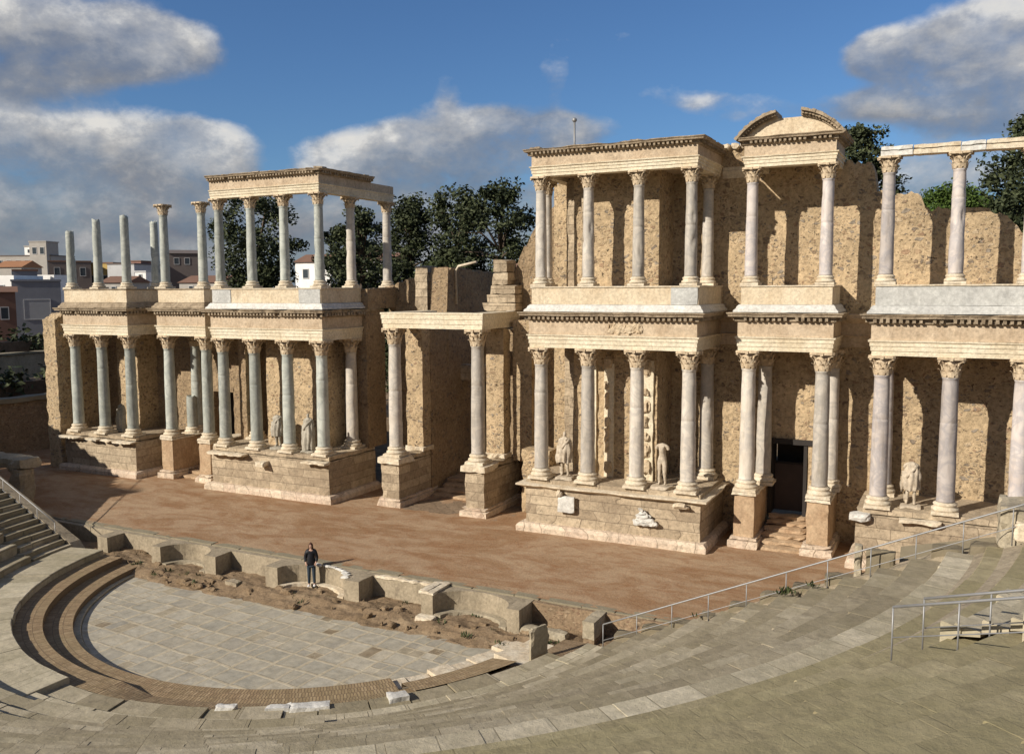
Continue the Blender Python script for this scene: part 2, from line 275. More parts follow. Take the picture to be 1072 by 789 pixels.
# ---------------------------------------------------------------- mesh builder
class MB:
    def __init__(s): s.v = []; s.f = []; s.sm = []; s.uv = []
    def add(s, vs, fs, smooth=False, uvs=None):
        o = len(s.v); s.v += [tuple(v) for v in vs]
        for i, f in enumerate(fs):
            s.f.append([o + k for k in f]); s.sm.append(smooth)
            s.uv.append(uvs[i] if uvs else None)
    def box(s, x0, x1, y0, y1, z0, z1, jit=0.0, rz=0.0, piv=None):
        vs = [(x, y, z) for z in (z0, z1) for y in (y0, y1) for x in (x0, x1)]
        if jit: vs = [tuple(c + random.uniform(-jit, jit) for c in v) for v in vs]
        if rz:
            px, py = piv or ((x0 + x1) / 2, (y0 + y1) / 2); ca, sa = math.cos(rz), math.sin(rz)
            vs = [(px + (x - px) * ca - (y - py) * sa, py + (x - px) * sa + (y - py) * ca, z) for x, y, z in vs]
        s.add(vs, [(0, 2, 3, 1), (4, 5, 7, 6), (0, 1, 5, 4), (2, 6, 7, 3), (0, 4, 6, 2), (1, 3, 7, 5)])
    def rough(s, x0, x1, y0, y1, z0, z1, step=0.3, amp=0.03, seed=0.0, cham=0.03, scale=1.7):
        """block with worn, uneven faces and softened edges"""
        nx, ny, nz = [max(1, int(round((b - a) / step))) for a, b in ((x0, x1), (y0, y1), (z0, z1))]
        idx = {}
        def vert(i, j, k):
            if (i, j, k) in idx: return idx[i, j, k]
            p = Vector((x0 + (x1 - x0) * i / nx, y0 + (y1 - y0) * j / ny, z0 + (z1 - z0) * k / nz))
            q = p + mnoise.noise_vector(p * scale + Vector((seed, 3.1, 7.7))) * amp + mnoise.noise_vector(p * scale * 3.3 + Vector((seed, 1.3, 2.2))) * amp * 0.5
            ed = (i in (0, nx)) + (j in (0, ny)) + (k in (0, nz))
            if ed >= 2:
                c = Vector(((x0 + x1) / 2, (y0 + y1) / 2, (z0 + z1) / 2)) - p
                t = abs(mnoise.noise(p * 2.3 + Vector((seed, 9, 1)))) * 2.2 * cham * (1.6 if ed == 3 else 1)
                for a, (u, n_) in enumerate(((i, nx), (j, ny), (k, nz))):
                    if u in (0, n_): q[a] += math.copysign(t, c[a])
            idx[i, j, k] = len(s.v); s.v.append(tuple(q)); return idx[i, j, k]
        def quad(a, b, c, d): s.f.append([a, b, c, d]); s.sm.append(False); s.uv.append(None)
        for i in range(nx):
            for j in range(ny):
                quad(vert(i, j, 0), vert(i, j + 1, 0), vert(i + 1, j + 1, 0), vert(i + 1, j, 0))
                quad(vert(i, j, nz), vert(i + 1, j, nz), vert(i + 1, j + 1, nz), vert(i, j + 1, nz))
        for i in range(nx):
            for k in range(nz):
                quad(vert(i, 0, k), vert(i + 1, 0, k), vert(i + 1, 0, k + 1), vert(i, 0, k + 1))
                quad(vert(i, ny, k), vert(i, ny, k + 1), vert(i + 1, ny, k + 1), vert(i + 1, ny, k))
        for j in range(ny):
            for k in range(nz):
                quad(vert(0, j, k), vert(0, j, k + 1), vert(0, j + 1, k + 1), vert(0, j + 1, k))
                quad(vert(nx, j, k), vert(nx, j + 1, k), vert(nx, j + 1, k + 1), vert(nx, j, k + 1))
    def lathe(s, prof, n=20, cx=0, cy=0, smooth=True, jag=0.0, cap=True):
        o = len(s.v)
        for r, z in prof:
            for k in range(n):
                a = 2 * PI * k / n; s.v.append((cx + r * math.cos(a), cy + r * math.sin(a), z))
        if jag:
            for k in range(n):
                i = len(s.v) - n + k; x, y, z = s.v[i]; s.v[i] = (x, y, z + random.uniform(-jag, jag))
        for i in range(len(prof) - 1):
            for k in range(n):
                k2 = (k + 1) % n
                s.f.append([o + i * n + k, o + i * n + k2, o + (i + 1) * n + k2, o + (i + 1) * n + k]); s.sm.append(smooth); s.uv.append(None)
        if cap:
            s.f.append([o + k for k in range(n)][::-1]); s.sm.append(False); s.uv.append(None)
            t = o + (len(prof) - 1) * n
            s.f.append([t + k for k in range(n)]); s.sm.append(False); s.uv.append(None)
    def tube(s, pts, r, n=8):
        pts = [Vector(p) for p in pts]; rings = []
        for i, p in enumerate(pts):
            d = ((pts[min(i + 1, len(pts) - 1)] - pts[max(i - 1, 0)])).normalized()
            a = d.cross(Vector((0, 0, 1)))
            if a.length < 1e-3: a = d.cross(Vector((1, 0, 0)))
            a.normalize(); b = d.cross(a)
            rr = r[i] if isinstance(r, (list, tuple)) else r
            rings.append([p + (a * math.cos(2 * PI * k / n) + b * math.sin(2 * PI * k / n)) * rr for k in range(n)])
        o = len(s.v)
        for rg in rings: s.v += [tuple(v) for v in rg]
        for i in range(len(rings) - 1):
            for k in range(n):
                k2 = (k + 1) % n
                s.f.append([o + i * n + k, o + i * n + k2, o + (i + 1) * n + k2, o + (i + 1) * n + k]); s.sm.append(True); s.uv.append(None)
        s.f.append([o + k for k in range(n)]); s.sm.append(False); s.uv.append(None)
        t = o + (len(rings) - 1) * n
        s.f.append([t + k for k in range(n)]); s.sm.append(False); s.uv.append(None)
    def prism(s, poly, z0, z1):
        n = len(poly)
        vs = [(x, y, z0) for x, y in poly] + [(x, y, z1) for x, y in poly]
        fs = [tuple(range(n))[::-1], tuple(range(n, 2 * n))] + [(i, (i + 1) % n, n + (i + 1) % n, n + i) for i in range(n)]
        s.add(vs, fs)
    def path(s, pts, prof, step=0.35, ero=0.0, ero_z=None, jit=0.012, seed=0.0):
        """sweep a closed profile [(out, z)] along plan polyline pts; out is to the right of travel. ero nibbles outermost points."""
        pts = [Vector((p[0], p[1])) for p in pts]; S = []
        for i in range(len(pts) - 1):
            d = pts[i + 1] - pts[i]; n = max(1, int(round(d.length / step)))
            for k in range(n): S.append((pts[i] + d * (k / n), i if k else -i - 1000))
        S.append((pts[-1], -2000))
        segn = []
        for i in range(len(pts) - 1):
            d = (pts[i + 1] - pts[i]).normalized(); segn.append(Vector((d.y, -d.x)))
        rows = []
        mx = max(p[0] for p in prof)
        for p, t in S:
            if t >= 0: nv = segn[t]
            elif t == -2000: nv = segn[-1]
            else:
                i = -t - 1000
                if i == 0: nv = segn[0]
                else:
                    a, b = segn[i - 1], segn[i]; nv = (a + b) / (1 + a.dot(b))
            e = 0.0
            if ero:
                q = mnoise.noise(Vector((p.x * 0.9 + seed, p.y * 0.9, 4.2))) + 0.5 * mnoise.noise(Vector((p.x * 3.1 + seed, p.y * 3.1, 1.7)))
                e = max(0.0, q - 0.02) * 1.6 * ero
            row = []
            for out, z in prof:
                o2 = out; z2 = z
                if ero and out > 0.05 and (ero_z is None or z >= ero_z): o2 = max(0.02, out * (1 - min(0.85, e))); z2 = z - (0.12 * min(1, e) if z >= max(q_[1] for q_ in prof) - 0.02 else 0)
                jn = mnoise.noise_vector(Vector((p.x * 2.3 + seed, p.y * 2.3 + out * 5, z * 3.0)))
                row.append((p.x + nv.x * o2 + jn.x * jit, p.y + nv.y * o2 + jn.y * jit, z2 + jn.z * jit))
            rows.append(row)
        m = len(prof); o = len(s.v)
        for r in rows: s.v += r
        for i in range(len(rows) - 1):
            for k in range(m):
                k2 = (k + 1) % m
                s.f.append([o + i * m + k, o + (i + 1) * m + k, o + (i + 1) * m + k2, o + i * m + k2]); s.sm.append(False); s.uv.append(None)
        s.f.append([o + k for k in range(m)]); s.sm.append(False); s.uv.append(None)
        t = o + (len(rows) - 1) * m
        s.f.append([t + k for k in range(m)][::-1]); s.sm.append(False); s.uv.append(None)
    def mesh(s, name):
        me = bpy.data.meshes.new(name); me.from_pydata(s.v, [], s.f)
        me.polygons.foreach_set('use_smooth', s.sm)
        if any(u is not None for u in s.uv):
            ul = me.uv_layers.new(name='UVMap')
            for p, u in zip(me.polygons, s.uv):
                if u:
                    for li, c in zip(p.loop_indices, u): ul.data[li].uv = c
        me.update(); return me
    def build(s, name, mat, parent=None, fix=True):
        me = s.mesh(name)
        if fix:
            bm = bmesh.new(); bm.from_mesh(me); bmesh.ops.recalc_face_normals(bm, faces=bm.faces); bm.to_mesh(me); bm.free()
        me.materials.append(mat)
        return link(name, me, parent)
def link(name, me, parent=None):
    o = bpy.data.objects.new(name, me); COL.objects.link(o)
    if parent:
        o.parent = parent; o.matrix_parent_inverse = parent_inv(parent)
    return o
def parent_inv(p):
    return Matrix.Translation(p.location).inverted() if not p.parent else Matrix.Identity(4)
def tag(o, label, cat, group=None, kind='thing'):
    o['label'] = label; o['category'] = cat
    if group: o['group'] = group
    if kind: o['kind'] = kind
    return o
def thing(name, label, cat, loc=(0, 0, 0), group=None):
    o = bpy.data.objects.new(name, None); COL.objects.link(o); o.location = loc; o.empty_display_size = 0.2
    return tag(o, label, cat, group)
def structure(o):
    o['kind'] = 'structure'; return o

# ---------------------------------------------------------------- columns
def base_mesh(hb, w, r):
    b = MB(); p = hb * 0.30
    b.rough(-w / 2, w / 2, -w / 2, w / 2, 0, p, 0.16, 0.012, w, 0.02)
    prof = [(w * 0.485, p), (w * 0.50, p + hb * 0.10), (w * 0.485, p + hb * 0.22), (w * 0.43, p + hb * 0.27), (w * 0.40, p + hb * 0.36), (w * 0.43, p + hb * 0.44), (w * 0.445, p + hb * 0.52), (w * 0.43, p + hb * 0.59), (r * 1.10, p + hb * 0.63), (r * 1.08, hb)]
    b.lathe(prof, 24); return b.mesh('column_base')
def shaft_mesh(z0, z1, r0, r1, broken=False, seed=0):
    b = MB(); n = 26; prof = []
    for i in range(n + 1):
        t = i / n; prof.append((r0 + (r1 - r0) * (t ** 1.6), z0 + (z1 - z0) * t))
    if seed and not broken:   # drum joint
        jt = z0 + (z1 - z0) * (.30 + .13 * (seed % 4)); jr = r0 + (r1 - r0) * .4
        prof = [q for q in prof if abs(q[1] - jt) > .08] + [(jr, jt - .03), (jr - .014, jt), (jr, jt + .03)]; prof.sort(key=lambda q: q[1])
    prof.insert(0, (r0 * 1.07, z0)); prof[1] = (r0, z0 + 0.06)
    if not broken: prof += [(r1 * 1.08, z1 + 0.001)]; prof[-2] = (r1, z1 - 0.07); prof.insert(-1, (r1 * 1.09, z1 - 0.05))
    b.lathe(prof, 28, jag=(0.09 if broken else 0))
    for i, (x, y, z) in enumerate(b.v):
        k = mnoise.noise(Vector((x * 3, y * 3, z * 1.3 + seed))) * 0.014
        ch = mnoise.noise(Vector((x * 4 + seed, y * 4, z * 1.9))); k -= max(0, ch - .42) * .16
        d = math.hypot(x, y) or 1; b.v[i] = (x + x / d * k, y + y / d * k, z)
    return b.mesh('column_shaft')
def capital_mesh(z0, h, r, w):
    b = MB()
    b.lathe([(r, z0), (r * 1.02, z0 + h * 0.3), (r * 1.12, z0 + h * 0.6), (r * 1.42, z0 + h * 0.86)], 20, cap=True)
    def leaf(a, zb, zt, rb, rt, wd):
        ca, sa = math.cos(a), math.sin(a); rows = []
        for t, out, ww in ((0, 0, 0.9), (0.35, 0.10, 1.05), (0.7, 0.30, 1.0), (0.9, 0.75, 0.75), (1.0, 1.0, 0.45), (0.90, 1.12, 0.2)):
            rr = rb + (rt - rb) * out + 0.012; z = zb + (zt - zb) * t
            for s_, bulge in ((-1, 0), (0, 0.022), (1, 0)):
                q = s_ * wd * ww / 2; rx = rr + bulge * (1 if t < 0.95 else 0.3)
                rows.append((rx * ca - q * sa, rx * sa + q * ca, z))
        fs = []
        for i in range(5):
            for j in range(2): fs.append((i * 3 + j, i * 3 + j + 1, (i + 1) * 3 + j + 1, (i + 1) * 3 + j))
        b.add(rows, fs)
    for k in range(8): leaf(2 * PI * k / 8, z0 + 0.0, z0 + h * 0.42, r * 1.0, r * 1.42, r * 0.72)
    for k in range(8): leaf(2 * PI * (k + .5) / 8, z0 + h * 0.12, z0 + h * 0.70, r * 1.02, r * 1.52, r * 0.66)
    for k in range(4):
        a = PI / 4 + k * PI / 2; ca, sa = math.cos(a), math.sin(a); R1 = w * 0.64
        pts = [(r * 1.05 * ca, r * 1.05 * sa, z0 + h * 0.45), (r * 1.35 * ca, r * 1.35 * sa, z0 + h * 0.72), (R1 * 0.92 * ca, R1 * 0.92 * sa, z0 + h * 0.86), (R1 * ca, R1 * sa, z0 + h * 0.78), (R1 * 0.93 * ca, R1 * 0.93 * sa, z0 + h * 0.70)]
        b.tube(pts, [h * .05, h * .07, h * .08, h * .075, h * .06], 6)
    # abacus with concave sides
    poly = []
    for k in range(4):
        a0 = PI / 4 + k * PI / 2
        for t in (-0.06, 0.06, 0.3, 0.5 * 1.0, 0.7):
            a = a0 + t * PI / 2
            rr = w * 0.68 if abs(t) < 0.1 else (w * 0.53 if t == 0.5 else w * 0.565)
            poly.append((rr * math.cos(a), rr * math.sin(a)))
    b.prism(poly, z0 + h * 0.87, z0 + h)
    for k in range(4):
        a = k * PI / 2; ca, sa = math.cos(a), math.sin(a); q = w * 0.53
        b.box(q * ca - .05, q * ca + .05, q * sa - .05, q * sa + .05, z0 + h * 0.82, z0 + h * 0.98, 0.01)
    for i, (x, y, z) in enumerate(b.v):
        v = mnoise.noise_vector(Vector((x * 7, y * 7, z * 7))) * 0.022; b.v[i] = (x + v.x, y + v.y, z + v.z * 0.5)
    return b.mesh('column_capital')
KINDS = {}
def kind(key, H, hb, hc, wb, r0, r1, wc):
    KINDS[key] = dict(H=H, hb=hb, hc=hc, base=base_mesh(hb, wb, r0), shaft=[shaft_mesh(hb, H - hc, r0, r1, False, q * 11.3) for q in range(4)], cap=capital_mesh(H - hc, hc, r1 * 1.04, wc), r0=r0, r1=r1)
kind('lower', 5.64, 0.44, 0.72, 0.92, 0.305, 0.262, 0.86)
kind('upper', 4.53, 0.36, 0.56, 0.72, 0.245, 0.205, 0.70)
kind('porch', 6.16, 0.46, 0.76, 0.96, 0.325, 0.280, 0.90)
_mc = {}
def mesh_with(me, mat):
    k = (me.name, mat.name)
    if k not in _mc:
        c = me.copy(); c.materials.clear(); c.materials.append(mat); _mc[k] = c
    return _mc[k]
def column(kd, x, y, z, label, group, mat='shaft', H=None, capital=True, base=True, capmat='cap'):
    K = KINDS[kd]; t = thing('marble_column', label, 'column', (x, y, z), group)
    parts = []
    if base: parts.append(('column_base', mesh_with(K['base'], M['base'])))
    if H is None: parts.append(('column_shaft', mesh_with(random.choice(K['shaft']), M[mat])))
    else:
        me = shaft_mesh(K['hb'] if base else 0.0, H, K['r0'], K['r0'] + (K['r1'] - K['r0']) * min(1, H / K['H']), True, x); me.materials.append(M[mat]); parts.append(('column_shaft', me))
    if capital and H is None: parts.append(('column_capital', mesh_with(K['cap'], M[capmat])))
    rz = random.choice((0, PI / 2, PI, -PI / 2))
    for n, me in parts:
        o = bpy.data.objects.new(n, me); COL.objects.link(o); o.parent = t
        if n == 'column_shaft': o.rotation_euler.z = rz
    return t

zP, zC, zE, zQ, zU, zT = 2.28, 7.92, 9.42, 10.47, 15.0, 16.1
BX = [5.92, 8.06, 10.20, 12.34]; SX = [14.365, 17.167]; OX = [19.33, 21.58, 23.82]
YS_R, YS_L, YO_R, YO_L = 1.385, 0.95, 0.69, 0.18
ordn = ['first', 'second', 'third', 'fourth']
GL, GU = 'lower storey columns of the stage front', 'upper storey columns of the stage front'
for i, x in enumerate(BX):
    column('lower', x, 0, zP, f'{ordn[i]} lower column from the gateway on the near podium with two statues', GL, 'shaft')
    column('lower', -x, 0.12, zP, f'{ordn[i]} lower column from the gateway on the far podium, greenish shaft', GL, 'shaft2')
    column('upper', x, 0, zQ, f'{ordn[i]} upper column from the gateway, before the tall rubble wall and under a full roofline', GU, 'shaft')
    column('upper', -x, 0.15, zQ, f'{ordn[i]} upper column from the gateway in the see-through far colonnade', GU, 'shaft2')
for x, y, l in ((12.30, 2.98, 'lower column behind the doorway-side corner column of the near podium'),):
    column('lower', x, y, zP, l, GL, 'shaft')
for x, y, l in ((12.30, 2.7, 'upper column half hidden behind the near block corner column beside the pediment bay'), (5.42, 1.7, 'upper column half hidden behind the near block corner column by the gateway')):
    column('upper', x, y, zQ, l, GU, 'shaft')
column('lower', -BX[0], 2.45, zP, 'lower column on the shaded side of the far podium facing the gateway', GL, 'shaft')
column('lower', -BX[3], 2.45, zP, 'lower column set behind the far podium beside the far side door', GL, 'shaft2')
column('upper', -BX[0], 2.65, zQ, 'grey upper column in the middle of the far colonnade side return', GU, 'shaft')
column('upper', -BX[0] + .1, 5.7, zQ, 'grey upper column ending the far colonnade side return above the ragged wall', GU, 'shaft')
for i, x in enumerate(SX):
    side = ('towards the statue podium', 'towards the row of purple-grey columns')[i]
    column('lower', x, YS_R, zP, f'front column on a tall pedestal at the dark doorway, {side}', GL, 'shaft')
    column('lower', (14.72, 17.33)[i], 2.95, zP, f'rear column close to the wall beside the dark doorway, {side}', GL, 'shaft')
    column('upper', x, YS_R, zQ, f'upper column under the broken curved pediment, {side}', GU, 'shaft3')
    fs = ('beside the see-through far colonnade', 'beside the capless broken shafts')[i]
    column('lower', -x, YS_L, zP, f'greenish column on a tall pedestal at the far side door, {("nearer the gateway", "farther from the gateway")[i]}', GL, 'shaft2')
    column('upper', -x, YS_L, zQ, f'free-standing capped upper column without roofline, {fs}', GU, 'shaft2')
column('lower', -SX[1] - .1, 2.95, zP, 'rear shaft in the shadow behind the far side door, upper end in light', GL, 'shaft2')
column('lower', -SX[0] - 2.95 + .0, 2.6, zP - .1, 'pale broken column stump standing behind the far side door columns', GL, 'shaft2', H=2.15, capital=False)
column('upper', -20.1, 2.9, zQ, 'broken capless shaft standing behind a capped column on the far upper terrace', GU, 'shaft2', H=3.85, capital=False)
for i, x in enumerate(OX):
    column('lower', x, YO_R, zP, f'{ordn[i]} purple-grey lower column counted from the dark doorway', GL, 'shaft3')
    column('upper', x, YO_R, zQ, f'{ordn[i]} pinkish upper column from the pediment, under a bare lintel', GU, 'shaft3')
    column('lower', -x, YO_L, zP, f'{("third", "second", "first")[i]} greenish lower column from the rubble end wall of the far wing', GL, 'shaft2')
    column('upper', -x + .03, YO_L, zQ, f'{("tallest", "middle", "shortest")[i]} of three broken capless shafts at the far end of the terrace', GU, 'shaft2', H=(3.93, 3.82, 3.26)[i], capital=False)
column('lower', OX[0], 2.95, zP, 'rear lower column hidden behind the first purple-grey column', GL, 'shaft3')
column('porch', -2.26, 1.02, 2.40, 'tall grey marble gateway column next to the far podium', 'gateway columns', 'shaft')
column('porch', 2.26, 1.02, 2.40, 'tall grey marble gateway column next to the near podium with statues', 'gateway columns', 'shaft')

# ---------------------------------------------------------------- podiums
def podium(x0, x1, yf, yb, label, plinth_l=None, ledge=True, name='stone_podium', sides=(True, True), mat='ashlar'):
    t = thing(name, label, 'podium', ((x0 + x1) / 2, yf, 0), 'lower podiums of the stage front')
    b = MB(); b.rough(x0, x1, yf + .05, yb, 0.36, 2.03, 0.35, 0.03, x0, 0.03); b.build('podium_wall', M[mat], t)
    b = MB()
    if sides[0] or sides[1]:
        pts = [(x0, yb), (x0, yf + .05), (x1, yf + .05), (x1, yb)]
    b.path(pts, [(0.30, -0.05), (0.30, 0.24), (0.26, 0.30), (0.18, 0.38), (-0.1, 0.40), (-0.1, -0.05)], 0.4, 0.25, 0.28, 0.02, x0)
    b.build('podium_plinth', M['plinth'], t)
    b = MB(); b.rough(x0 + .03, x1 - .03, yf + .12, yb - 0.02, 2.06, 2.28, 0.4, 0.015, x0 + 2, 0.02)
    b.build('podium_floor', M['ashlar'], t)
    if ledge:
        b = MB(); b.path(pts, [(0.0, 1.90), (0.10, 1.93), (0.22, 1.99), (0.30, 2.02), (0.30, 2.09), (-0.3, 2.11), (-0.3, 1.90)], 0.3, 0.35, 1.9, 0.015, x0 + 5)
        b.build('podium_ledge', M['pulptop'] if ledge == 'dark' else M['base'], t)
    return t
pr_ = podium(5.30, 12.98, -0.42, 3.6, 'near podium with a carved ledge carrying four columns and two statues')
pl_ = podium(-12.98, -5.30, -0.36, 3.6, 'far podium with a mostly lost ledge, in front of the see-through upper colonnade', ledge=False)
po_r = podium(18.62, 25.2, 0.22, 3.6, 'podium under the purple-grey columns beyond the dark doorway', ledge=False)
po_l = podium(-24.6, -18.75, -0.26, 3.6, 'podium at the far end beside the rubble end wall, half in shadow', ledge=False)
def frag(name, label, x0, x1, y0, y1, z0, z1, mat, grp=None, amp=0.03, cat='stone'):
    b = MB(); b.rough(x0, x1, y0, y1, z0, z1, 0.12, amp, x0 * 1.7 + z0, 0.04, 3.0)
    return tag(b.build(name, M[mat]), label, cat, grp)
GF = 'ledge fragments set in the podium fronts'
for i, (a, c, par, l) in enumerate(((-13.0, -10.4, pl_, ''), (-6.7, -5.2, pl_, ''), (-12.98 + 3.4, -12.98 + 3.9, pl_, ''))):
    b = MB(); b.rough(a, c, -.78, -.25, 1.94 if i < 2 else 1.55, 2.07 if i < 2 else 1.8, 0.15, 0.025, a, 0.04, 3); b.build('ledge_fragment', M['base'], par)
for a, c in ((-24.7, -22.9), (-22.5, -21.4), (-21.2, -20.3), (-20.2, -18.7)):
    b = MB(); b.rough(a, c, -.66, -.15, 1.93, 2.06, 0.15, 0.035, a, 0.05, 3); b.build('ledge_fragment', M['base'], po_l)
b = MB(); b.rough(20.1, 21.5, -.02, .4, 1.92, 2.07, 0.15, 0.02, 3, 0.03, 3); b.build('ledge_fragment', M['base'], po_r)
b = MB(); b.rough(18.4, 19.15, -.05, .5, 1.82, 2.10, 0.15, 0.04, 4, 0.05, 3); b.build('ledge_fragment', M['white'], po_r)
# leaning marble pieces on near podium front
b = MB(); b.rough(6.95, 7.70, -.62, -.50, 1.02, 1.72, 0.12, 0.015, 3, 0.03, 3); b.build('relief_slab', M['white'], pr_)
b = MB()
for k in range(5):
    z = 0.95 + k * 0.13; b.rough(10.25 + 0.11 * k * .6, 11.35 - 0.16 * k, -.66, -.50, z - .1, z + .10, 0.1, 0.045, k, 0.06, 3)
b.build('relief_fragment', M['white'], pr_)
b = MB(); b.rough(11.95, 12.55, -.75, -.40, 1.70, 1.93, 0.12, 0.05, 8, 0.06, 3); b.build('ledge_block', M['base'], pr_)
b = MB(); b.rough(6.85, 7.15, -.70, -.40, 1.62, 1.95, 0.12, 0.05, 9, 0.06, 3); b.build('ledge_block', M['base'], pr_)

def pedestal(x, y0, y1, label, w=0.84, wb=1.22, h=2.28, mat='ped', grp='tall column pedestals'):
    t = thing('column_pedestal', label, 'pedestal', (x, y0, 0), grp)
    b = MB(); b.rough(x - w / 2, x + w / 2, y0 + .02, y1, 0.44, h - .14, 0.3, 0.02, x, 0.03); b.build('pedestal_shaft', M[mat], t)
    b = MB(); b.rough(x - wb / 2, x + wb / 2, y0 - .2, y1, -.05, 0.33, 0.25, 0.025, x + 1, 0.04); b.rough(x - wb / 2 + .06, x + wb / 2 - .06, y0 - .13, y1, 0.33, 0.46, 0.25, 0.02, x + 2, 0.05)
    b.build('pedestal_plinth', M['plinth'], t)
    b = MB(); b.rough(x - w / 2 - .07, x + w / 2 + .07, y0 - .05, y1, h - .14, h, 0.25, 0.015, x + 3, 0.03); b.build('pedestal_cap', M['base'], t)
pedestal(SX[0], YS_R - .42, 3.6, 'tall pedestal beside the near podium, at the dark doorway steps')
pedestal(SX[1], YS_R - .42, 3.6, 'tall pedestal at the dark doorway, next to the purple-grey columns')
pedestal(-SX[0], YS_L - .42, 3.6, 'tall pedestal at the far side door, next to the far podium')
pedestal(-SX[1], YS_L - .42, 3.6, 'tall pedestal at the far side door, next to the far end podium')
for s, l, y1 in ((-1, 'long ashlar pedestal of the gateway beside the far podium', 3.9), (1, 'long ashlar pedestal of the gateway beside the near podium', 4.2)):
    t = thing('gateway_pedestal', l, 'pedestal', (s * 2.3, .5, 0), 'gateway pedestals')
    x0, x1 = sorted((s * 1.80, s * 2.82))
    b = MB(); b.rough(x0, x1, 0.52, y1, 0.35, 2.1, 0.3, 0.03, s, 0.04); b.build('pedestal_shaft', M['ashlar'], t)
    b = MB(); b.rough(x0 - .2, x1 + .2, 0.30, y1, -.05, 0.30, 0.3, 0.03, s + 2, 0.05); b.rough(x0 - .12, x1 + .12, 0.40, y1, 0.28, 0.42, 0.3, 0.03, s + 2, 0.05); b.build('pedestal_plinth', M['plinth'], t)
    b = MB(); b.rough(x0 - .16, x1 + .14, 0.36, 1.75, 2.08, 2.40, 0.25, 0.03, s + 4, 0.05); b.build('pedestal_cap', M['base'], t)
    b = MB(); b.rough(x0, x1, 1.78, y1, 2.1, 2.36, 0.3, 0.04, s + 5, 0.06); b.build('pedestal_top', M['ashlar'], t)

# ---------------------------------------------------------------- entablatures
def dentils(b, pts, out, z0, z1, w=0.14, gap=0.14, depth=0.14, skip=0.06):
    for i in range(len(pts) - 1):
        a, c = Vector(pts[i]), Vector(pts[i + 1]); d = (c - a); L = d.length; d.normalize(); n = Vector((d.y, -d.x))
        k = 0.05
        while k + w < L:
            if random.random() > skip:
                p = a + d * (k + w / 2) + n * (out + depth / 2 - .03)
                b.box(p.x - w / 2, p.x + w / 2, p.y - depth / 2, p.y + depth / 2, z0, z1, 0.008, math.atan2(d.y, d.x))
            k += w + gap
def entablature(pts, zb, label, cat='entablature', up=False, fill=None, ero=0.5, cornice=True, mats=('entab', 'frieze', 'cornice'), ztop=None, grp=None, th=0.72, frieze=True):
    c = pts[len(pts) // 2]; t = thing('stone_entablature', label, cat, (c[0], c[1], zb), grp)
    s = 0.74 if up else 1.0
    a = [(0, 0), (0, .17), (.03, .175), (.03, .34), (.06, .345), (.06, .47), (.11, .50), (.12, .56), (-th, .56), (-th, 0)]
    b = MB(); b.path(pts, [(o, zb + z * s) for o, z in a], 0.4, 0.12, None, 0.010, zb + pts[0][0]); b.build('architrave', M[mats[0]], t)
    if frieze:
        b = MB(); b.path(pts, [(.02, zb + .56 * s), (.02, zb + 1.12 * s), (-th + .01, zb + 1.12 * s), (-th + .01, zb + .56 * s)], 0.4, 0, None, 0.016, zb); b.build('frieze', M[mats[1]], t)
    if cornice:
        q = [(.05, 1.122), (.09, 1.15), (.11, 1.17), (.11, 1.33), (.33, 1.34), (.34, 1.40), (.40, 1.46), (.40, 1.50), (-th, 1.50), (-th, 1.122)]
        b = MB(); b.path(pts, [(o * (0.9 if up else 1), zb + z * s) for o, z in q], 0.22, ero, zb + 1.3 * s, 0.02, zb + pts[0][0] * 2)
        dentils(b, pts, 0.11 * (0.9 if up else 1), zb + 1.19 * s, zb + 1.335 * s, 0.11 if not up else .09, 0.105 if not up else .09, 0.17)
        if up:   # rough broken stones on the roofline
            for i in range(len(pts) - 1):
                A, C_ = Vector(pts[i]), Vector(pts[i + 1]); L = (C_ - A).length; k = 0.0
                while k < L:
                    w = random.uniform(.25, .7); p = A + (C_ - A) * min(1, (k + w / 2) / L); h = random.uniform(.01, .09)
                    dd = (C_ - A).normalized(); n_ = Vector((dd.y, -dd.x)); p = p - n_ * random.uniform(.0, .2)
                    if random.random() < .55: b.rough(p.x - w / 2, p.x + w / 2, p.y - .2, p.y + .2, zb + 1.5 * s - .05, zb + 1.5 * s + h, .15, .02, k, .04)
                    k += w
        b.build('cornice', M[mats[2]], t)
    if fill:
        x0, x1, y0, y1, z0, z1 = fill
        b = MB(); b.box(x0, x1, y0, y1, z0, z1); b.build('ceiling_slab', M['frieze'], t)
    return t
def upath(x0, x1, yf, yb): return [(x0, yb), (x0, yf), (x1, yf), (x1, yb)]
GE = 'lower entablatures of the stage front'; GEU = 'upper entablatures of the stage front'
f_ = .37
e1 = entablature(upath(BX[0] - f_, BX[3] + f_, -f_, 3.7), zC, 'lower carved entablature over the near podium with a relief in its frieze', fill=(BX[0], BX[3], .3, 3.68, zC + .25, zE - .02), ero=.25, grp=GE)
e2 = entablature(upath(-BX[3] - f_, -BX[0] + f_, -f_ + .12, 4.2), zC, 'lower entablature over the far podium', fill=(-BX[3], -BX[0], .4, 4.1, zC + .25, zE - .02), ero=.7, grp=GE)
entablature(upath(SX[0] - f_, SX[1] + f_, YS_R - f_, 3.7), zC, 'lower entablature over the dark doorway columns', fill=(SX[0], SX[1], YS_R + .2, 3.68, zC + .25, zE - .02), ero=.35, grp=GE)
entablature(upath(-SX[1] - f_, -SX[0] + f_, YS_L - f_, 3.7), zC, 'lower entablature over the far side door columns', fill=(-SX[1], -SX[0], YS_L + .2, 3.68, zC + .25, zE - .02), ero=.7, grp=GE)
entablature(upath(OX[0] - f_, 25.4, YO_R - f_, 3.7), zC, 'lower entablature over the purple-grey columns', fill=(OX[0], 25, YO_R + .2, 3.68, zC + .25, zE - .02), ero=.35, grp=GE)
